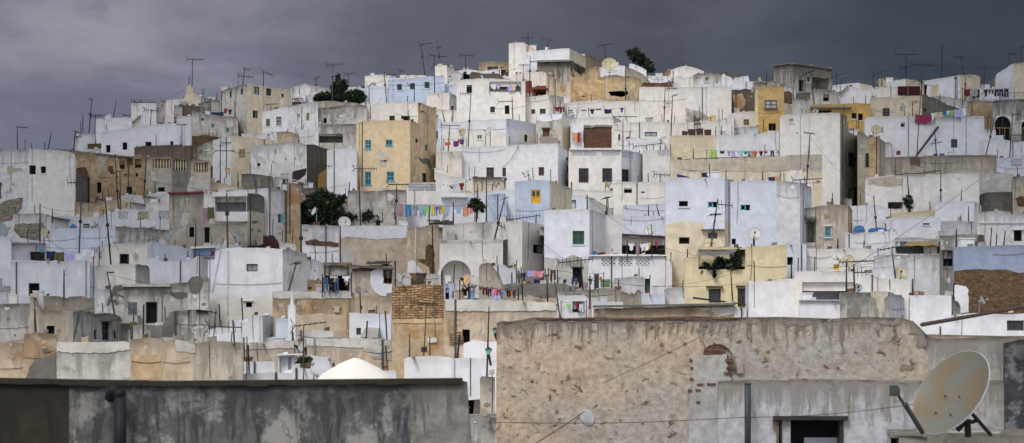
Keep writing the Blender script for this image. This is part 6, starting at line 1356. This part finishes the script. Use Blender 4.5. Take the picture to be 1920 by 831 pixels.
boxthing('blue_barrel', 'cluster tub, blue, above the broken brown wall', 'tub', 632, 364, 638, 371, host(636,364)[2]+.5, 'tarpb'); boxthing('blue_barrel', 'second blue tub near the broken brown wall end', 'tub', 640, 366, 645, 372, host(640,366)[2]+.5, 'tarpb')
boxthing('water_tank', 'white water drum on the cube house roof', 'tank', 1038, 367, 1051, 372, host(1045,371)[2]+.8, 'CG')
boxthing('wooden_box', 'dark wooden box at the far left loggia', 'cabinet', 56, 472, 84, 489, BY['far left white house with dark bay']['D0']-.1, 'darkb', .3)
boxthing('cabinet', 'dark chest left inside the far left loggia', 'cabinet', 30, 469, 44, 487, BY['far left white house with dark bay']['D0']+1.2, 'wood', .2)
# timber, tin sheets and tarpaulins lying on roofs
def heap(name, label, cat, D, x0, x1, y, h_, n, mat, seed=1, thin=.35):
    r_ = random.Random(seed); m = MB()
    for i in range(n):
        xa = r_.uniform(x0, x1-(x1-x0)*.3); xb = xa+(x1-x0)*r_.uniform(.3, .7); ya = y-h_*r_.random()*.8; yb_ = y-h_*r_.random()*.8
        a, b = P(xa, ya, D+r_.random()*.6), P(min(xb, x1), yb_, D+r_.random()*.6); d = (b-a)
        m.box((a+b)/2, d/2, Vector((0, thin, 0)), Vector((0, 0, .035)))
    o = m.build(name, mat, origin=P((x0+x1)/2, y, D)); tag(o, label, cat); return o
heap('timber_pile', 'pile of dark boards on the white terrace', 'boards', host(823,405)[2]-3.5, 797, 851, 421, 13, 10, 'woodg', 1)
heap('timber_pile', 'loose boards on the plank roofed hut', 'boards', host(700,501)[2]+.3, 672, 735, 499, 11, 9, 'woodg', 2)
heap('thatch_pile', 'brown thatch and sticks over the jeans loggia', 'thatch', host(630,493)[2]+.1, 612, 660, 500, 9, 22, 'tanw', 3, .2)
heap('timber_pile', 'dark boards on the white roof by small dishes', 'boards', host(490,462)[2]-.4, 452, 522, 466, 6, 9, 'darkb', 4)
heap('scrap_pile', 'grey metal scrap on white roof niche', 'scrap', host(1680,405)[2] if 0 else BY['large blank white wall with ochre patches']['D0']-.3, 1667, 1691, 391, 12, 9, 'iron', 5, .05)
heap('thatch_pile', 'dark stick bundle above the yellow house loggia', 'sticks', YH['D0']+.3, 1330, 1390, 470, 8, 14, 'darkb', 6, .2)
def sheet(name, label, cat, pts_, D, mat, tilt=.5, thick=.03):
    m = MB(); n_ = len(pts_); ym = min(p[1] for p in pts_); yx = max(p[1] for p in pts_)
    Fp = [P(x, y, D-tilt*(y-ym)/max(1, yx-ym)) for x, y in pts_]; a = [m.vert(p) for p in Fp]; b = [m.vert(p+Vector((0, .03, thick))) for p in Fp]
    m.face(a[::-1]); m.face(b)
    for i in range(n_): m.face((a[i], a[(i+1) % n_], b[(i+1) % n_], b[i]))
    o = m.build(name, mat, origin=Fp[0]); tag(o, label, cat); return o
sheet('canvas_awning', 'tan canvas awning over the green walled room', 'awning', [(1708,449),(1764,448),(1756,461),(1748,459),(1735,462),(1720,460),(1708,462),(1696,460)], BY['green walled room under canvas awning']['D0']+.6, 'canvas', 1.6)
sheet('tarpaulin', 'torn grey tarpaulin over the yellow loggia', 'tarpaulin', [(1309,471),(1331,471),(1335,474),(1368,470),(1385,467),(1376,474),(1366,477),(1350,478),(1340,482),(1332,480),(1318,477),(1310,480)], YH['D0'], 'tarp', .9)
sheet('tarpaulin', 'black sagging awning beside the long grey house', 'awning', [(549,322),(575,316),(573,328),(560,338),(549,336)], BY['long grey stained house with black side']['D0']-3, 'darkb', .8)
sheet('tarpaulin', 'dark cloth scrap above the two-tone house', 'cloth', [(1315,325),(1333,324),(1326,333),(1316,332)], host(1320,334)[2]+1.2, 'darkb', .3)
sheet('tarpaulin', 'navy cloth on the two-tone house roof corner', 'cloth', [(1269,327),(1294,333),(1270,333)], host(1290,334)[2]+1.2, 'cl_navy', .3)
for i, (xa, xb, ya, yc) in enumerate(((1600, 1622, 437, 429), (1628, 1664, 436, 433))):
    sheet('tarpaulin', ['crumpled blue tarpaulin at the white terrace edge', 'flat strip of blue tarpaulin right of the crumpled one'][i], 'tarpaulin', [(xa, ya), (xb, ya-1), (xb-3, yc), ((xa+xb)/2, yc-2), (xa+4, yc)], host(1640,434)[2]+.6, 'tarpb', .5, .2)
sheet('tarpaulin', 'small bright blue tarpaulin on the porch awning hut', 'tarpaulin', [(131,428),(144,428),(141,424),(137,422),(133,425)], host(140,428)[2]+.4, 'tarpb', .3, .1)
sheet('hanging_cloth', 'pale green cloth hanging by the alley', 'cloth', [(1811,440),(1832,439),(1832,452),(1826,458),(1821,455),(1815,457),(1812,452)], BY['dark cement wall over the alley']['D0']-.4, 'cl_green' if 0 else 'roomg', .1)
sheet('hanging_cloth', 'brown cloth beside the pale green one', 'cloth', [(1834,441),(1845,441),(1845,453),(1834,454)], BY['dark cement wall over the alley']['D0']-.4, 'wood', .1)
sheet('hanging_cloth', 'pink sheet hanging under the canvas awning', 'sheet', [(1731,461),(1756,461),(1757,477),(1732,477)], BY['green walled room under canvas awning']['D0']+.3, 'cl_mauve' if 0 else 'OW', .1)
sheet('wooden_pole_brace', 'long dark beam leaning on the railed balcony house', 'beam', [(1717,293),(1720,293),(1761,240),(1758,238)], BY['white house with two railed balconies']['D0']-.6, 'slate', -.3, .12)
# ------------------------------------------------------------------ railings
def railing(label, x0, y0, x1, y1, h_, D, mat, step=.2):
    m = MB(); a, b = P(x0, y0, D), P(x1, y1, D); n_ = int((b-a).length/step)
    for i in range(n_+1): q = a.lerp(b, i/n_); m.tube(q, q+Vector((0, 0, h_)), .024, n=4)
    for f in (.06, .88): m.tube(a+Vector((0, 0, h_*f)), b+Vector((0, 0, h_*f)), .03, n=4)
    o = m.build('railing', mat, origin=a); tag(o, label, 'railing'); return o
hr = BY['grey house with arched windows']
railing('pale picket railing on the far right terrace', 1819, 189, 1932, 187, .85, hr['D0']+.3, 'tanw' if 0 else 'alu', .24)
railing('low railing before the arched windows', 1896, 266, 1918, 266, .8, hr['D0']-.3, 'iron', .2)
# ------------------------------------------------------------------ cables
def cable(label, p0, p1, sag=.3, r=.012, mat='iron', name='cable'):
    (x0, y0, D0), (x1, y1, D1) = p0, p1; a, b = P(x0, y0, D0), P(x1, y1, D1); m = MB(); n_ = 16
    m.path([a.lerp(b, i/n_)-Vector((0, 0, sag*math.sin(math.pi*i/n_))) for i in range(n_+1)], r, n=4)
    o = m.build(name, mat, origin=a); tag(o, label, 'cable'); return o
cable('long pinkish cable rising across the right hillside', (1455, 585, 152), (1905, 283, 200), .5, .022, 'cl_mauve')
cable('thick black cable hose crossing beside the foreground wall', (1728, 609, 41.6), (1930, 574, 60), 0, .035, 'ironr', 'steel_pipe')
cable('thin wire slanting across the green window house', (1020, 457, BY['white cube house with green window']['D0']-.3), (1080, 495, BY['white cube house with green window']['D0']-.3), .2, .014, 'cl_mauve')
cable('thin wire over the peeling foreground wall', (1130, 718, 41.7), (1340, 618, 41.7), .02, .004)
cable('rusty wire running to the cement dab', (1005, 831, 41.7), (1096, 772, 41.7), .01, .008, 'ironr')
cable('long thin wire low on the peeling wall', (925, 792, 41.7), (1400, 782, 41.0), .05, .005)
cable('thin wire across the lower whitewashed wall', (1380, 783, 40.9), (1720, 757, 40.9), .06, .005)
cable('thin sagging wire by the alley', (1540, 522, 175), (1640, 508, 178), 1.0, .012)
cable('wire between masts on the streaked block', (120, 520, 168), (200, 534, 168), .1, .012)
cable('sagging wire over the far left terrace', (95, 452, 190), (152, 473, 190), .3, .012)
cable('wire from the big white house corner', (414, 469, BY['big white house with two small black windows']['D0']-.1), (398, 548, BY['big white house with two small black windows']['D0']-.1), .0, .014)
cable('wire down the maroon window house front', (973, 272, BY['white house with three maroon windows']['D0']-.1), (942, 314, BY['white house with three maroon windows']['D0']-.1), .3, .014)
cable('skyline wire left of the stepped chimney', (298, 185, 285), (345, 168, 286), .3, .010)
cable('skyline wire right of the stepped chimney', (363, 170, 286), (414, 200, 285), .3, .010)
# ------------------------------------------------------------------ lantern near the foreground corner
def lantern(label, x, y, D, s=1.0):
    c = P(x, y, D); o = empty('street_lantern', c); m = MB(); r = 7/F*D*s
    m.tube(c+Vector((0, 0, r*.2)), c+Vector((0, 0, -r*1.1)), r, r*.35, 6); m.build('lamp_glass', 'tealp', o)
    m = MB(); m.tube(c+Vector((0, 0, r*.2)), c+Vector((0, 0, r*.9)), r*1.1, r*.15, 6); m.tube(c+Vector((0, 0, -r*1.1)), c+Vector((.05, .1, -r*4)), .03, n=5); m.build('cap', 'iron', o); tag(o, label, 'lantern')
lantern('pale green lantern beside the peeling wall edge', 916, 657, 60, 1.0)
lantern('upper lantern fixed on the peeling wall edge', 928, 619, 43, .8)
# gutter tiles
tw_ = BY['low cream house under long dark slab']

# ------------------------------------------------------------------ two added cloud shapes, out of view, put in to shade the hillside's ends
def shade_cloudbank(cx, cy, rx, ry, H_, seed):
    m = MB(); nu, nv = 40, 14; R_ = []
    for j in range(nv+1):
        ph = math.pi*j/nv; row = []
        for i in range(nu):
            t = 2*math.pi*i/nu; p = Vector((math.cos(t)*math.sin(ph), math.sin(t)*math.sin(ph), math.cos(ph))); s_ = 1+.22*noise.noise(p*2.1+Vector((seed, 0, 0)))
            row.append(m.vert((cx+p.x*rx*s_, cy+p.y*ry*s_, ZC+H_+p.z*11*s_)))
        R_.append(row)
    for a, b in zip(R_, R_[1:]):
        for i in range(nu): m.face((a[i], a[(i+1) % nu], b[(i+1) % nu], b[i]))
    o = m.build('added_shade_cloud', 'added_shade_cloud', origin=(0, 0, 0), smooth=True); o['kind'] = 'structure'
shade_cloudbank(-43-19-62, 110, 62, 175, 135, 1.5); shade_cloudbank(-43+30+66, 115, 66, 180, 135, 7.5)
# ------------------------------------------------------------------ small things fixed to the houses: wires, spouts, patches, stones on the parapet
DIRTY = {'WG': ('CG', 'WW', 'CD'), 'CG': ('GC', 'WG', 'CD'), 'CD': ('CG', 'OC', 'GC'), 'OW': ('CG', 'OC', 'CD'), 'OC': ('CD', 'CG', 'BS'), 'GC': ('DG', 'CG'), 'DG': ('GC',), 'BN': ('CD', 'DG'), 'C': ('WW', 'CD'), 'WW': ('W', 'WG', 'CD'), 'W': ('WW', 'LB', 'WG'), 'BE': ('CG', 'CD'), 'YL': ('C',), 'YT': ('C', 'CD'), 'YO': ('Y', 'CD'), 'LB': ('W',), 'BL': ('W', 'LB')}
r3 = random.Random(77)
for h_ in HOUSES:
    if h_['fg']: continue
    C = h_['C']; cl = {}
    for i in range(len(C)-1):
        x0, x1 = C[i][1], C[i+1][1]
        if x1-x0 < 9: continue
        yt0, yt1 = HY-(C[i][2].z-ZC)/C[i][2].y*F, HY-(C[i+1][2].z-ZC)/C[i+1][2].y*F
        ytm = max(yt0, yt1); yb_ = min(h_['yb'], ytm+120); ms = h_['mats'][i] if h_['mats'] and h_['mats'][i] else h_['mat']
        def free(x, y, s):
            return not any(w_[0]-s-1 < x < w_[2]+s+1 and w_[1]-s-1 < y < w_[3]+s+1 for w_ in h_['wins'])
        area = (x1-x0)*(yb_-ytm)
        if area < 150: continue
        dirt = {'W': .3, 'LB': .2, 'BL': .3, 'WW': .5, 'C': .6, 'Y': .6, 'WG': 1.0}.get(ms, 2.0)
        for _ in range(int(min(7, area/1500*dirt+r3.random()*dirt*.6))):
            s = r3.uniform(1.0, 4.0)*(1 if r3.random() < .8 else 1.8); x = r3.uniform(x0+s+1, x1-s-1) if x1-x0 > 2*s+3 else None; y = r3.uniform(ytm+s+1.5, yb_-s) if yb_-ytm > 2*s+4 else None
            if x is None or y is None or not free(x, y, s): continue
            k_ = 14; asp = r3.uniform(.45, 1.1); ph = r3.random()*9
            poly = [(x+math.cos(t)*s*(1+.55*noise.noise(Vector((math.cos(t)*1.4, math.sin(t)*1.4, ph)))*1.4), y+math.sin(t)*s*asp*(1+.55*noise.noise(Vector((math.cos(t)*1.4, math.sin(t)*1.4, ph+5)))*1.4)) for t in [2*math.pi*q/k_ for q in range(k_)]]
            if ms in DIRTY and min(p_[0] for p_ in poly) > x0+.4 and max(p_[0] for p_ in poly) < x1-.4: patch(h_, poly, r3.choice(DIRTY[ms]), .012+.01*r3.random(), jit=.5, sub=2)
        if r3.random() < .42:
            m = MB(); x = r3.uniform(x0+2, x1-2); ya = yt0+(yt1-yt0)*(x-x0)/(x1-x0); yz = ya+(yb_-ya)*r3.uniform(.35, .95); ps = [(x, ya+.5), (x+r3.uniform(-.6, .6), (ya+yz)/2), (x+r3.uniform(-2, 2), yz)]
            if all(free(p_[0], p_[1], .5) for p_ in ps):
                m.path([onwall(h_, p_[0], p_[1], .03, (x0+x1)/2) for p_ in ps], .013, n=4); m.build('cable', r3.choice(['iron', 'slate', 'woodg']), h_['o'])
        if r3.random() < .25 and x1-x0 > 25:
            m = MB(); y = ytm+(yb_-ytm)*r3.uniform(.1, .6); xa, xb = x0+1, x1-1; dy = r3.uniform(-5, 5)
            m.path([onwall(h_, xa+(xb-xa)*f/8, y+dy*f/8+math.sin(f/8*math.pi)*3, .04, (x0+x1)/2) for f in range(9)], .011, n=4); m.build('cable', 'iron', h_['o'])
        if r3.random() < .22:
            m = MB(); x = r3.uniform(x0+2, x1-2); ya = yt0+(yt1-yt0)*(x-x0)/(x1-x0); m.tube(onwall(h_, x, ya+3, .0, (x0+x1)/2), onwall(h_, x, ya+3.5, .35, (x0+x1)/2), .05, n=6); m.build('rain_spout', 'GC', h_['o'])
        if r3.random() < .25:
            x = r3.uniform(x0+2, x1-2); ya = yt0+(yt1-yt0)*(x-x0)/(x1-x0)
            if free(x, (ya+yb_)/2, 1):
                m = MB(); m.path([onwall(h_, x, ya+1, .07, (x0+x1)/2), onwall(h_, x, yb_, .07, (x0+x1)/2)], .038, n=6); m.build('drainpipe', r3.choice(['WG', 'alu', 'slate', 'ironr']), h_['o'])
        if r3.random() < .45 and yt0 > 165:
            x = r3.uniform(x0+1, x1-1); f = (x-x0)/(x1-x0); p = C[i][2].lerp(C[i+1][2], f)+Vector((0, .4, -.6)); m = MB(); l_ = r3.uniform(.35, 1.3)+.6
            m.tube(p, p+Vector((r3.uniform(-.12, .12), 0, l_)), .034, n=5); m.build('iron_rod', r3.choice(['iron', 'ironr', 'iron']), h_['o'])
        if r3.random() < .38 and x1-x0 > 16 and i == (len(C)-2)//2:
            x = r3.uniform(x0+3, x1-3); f = (x-x0)/(x1-x0); p = C[i][2].lerp(C[i+1][2], f)+Vector((0, r3.uniform(.7, 1.6), 0)); w1, h1 = r3.uniform(.16, .42), r3.uniform(.15, .5)
            m = MB(); ph = p.z-.4; m.box(Vector((p.x, p.y, ph+(h1+.3)/2)), (w1, .03, 0), (0, w1, 0), (0, 0, (h1+.5)/2)); m.box(Vector((p.x, p.y, ph+h1+.42)), (w1*1.15, .03, 0), (0, w1*1.15, 0), (0, 0, .03)); m.build('chimney', r3.choice([h_['mat'], 'W', 'WG', 'CG', 'WW']), h_['o'])
        if r3.random() < .6:
            m = MB()
            for _ in range(1):
                x = r3.uniform(x0+1, x1-1); f = (x-x0)/(x1-x0); p = C[i][2].lerp(C[i+1][2], f)+Vector((0, .14, 0)); s = r3.uniform(.05, .12)
                m.box(p+Vector((0, 0, s*.6)), (s*r3.uniform(1, 2.2), 0, .02), (0, .09, 0), (0, 0, s))
            if m.v: m.build('coping_stone', r3.choice([h_['mat'], 'GC', 'CG', 'BS']), h_['o'])

r4 = random.Random(21); seen = set(); k4 = 0
TT = [t for t in TOPS if t[0].y > 130]
r4.shuffle(TT)
for p_, s_ in TT:
    if k4 >= 26 or s_ in seen: continue
    near_ = [q for q in TT if 6 < (q[0]-p_).length < 26 and q[1] != s_ and abs(q[0].y-p_.y) < 14]
    if not near_: continue
    q_ = r4.choice(near_)[0]; seen.add(s_); k4 += 1; m = MB(); n_ = 14; sg = (q_-p_).length*.05+.15; a_ = p_-Vector((0, 0, .15)); b_ = q_-Vector((0, 0, .3))
    m.path([a_.lerp(b_, i/n_)-Vector((0, 0, sg*4*(i/n_)*(1-i/n_))) for i in range(n_+1)], .011, n=3)
    tag(m.build('sagging_wire', 'iron', origin=a_), 'thin wire strung from the aerial over the '+s_, 'wire', 'sagging wires over the roofs')

for o_ in bpy.data.objects:
    l = o_.get('label')
    if l and len(l.split()) > 16:
        for a_, b_ in (('television aerial', 'aerial'), (' number', ' no.'), ('with two booms', 'twin-boomed'), (' of three', ''), (' one of two', ''), ('upright ', ''), (' on the roof', ' on roof'), ('on the ', 'on '), (' the ', ' ')):
            if len(l.split()) > 16: l = l.replace(a_, b_)
        o_['label'] = l
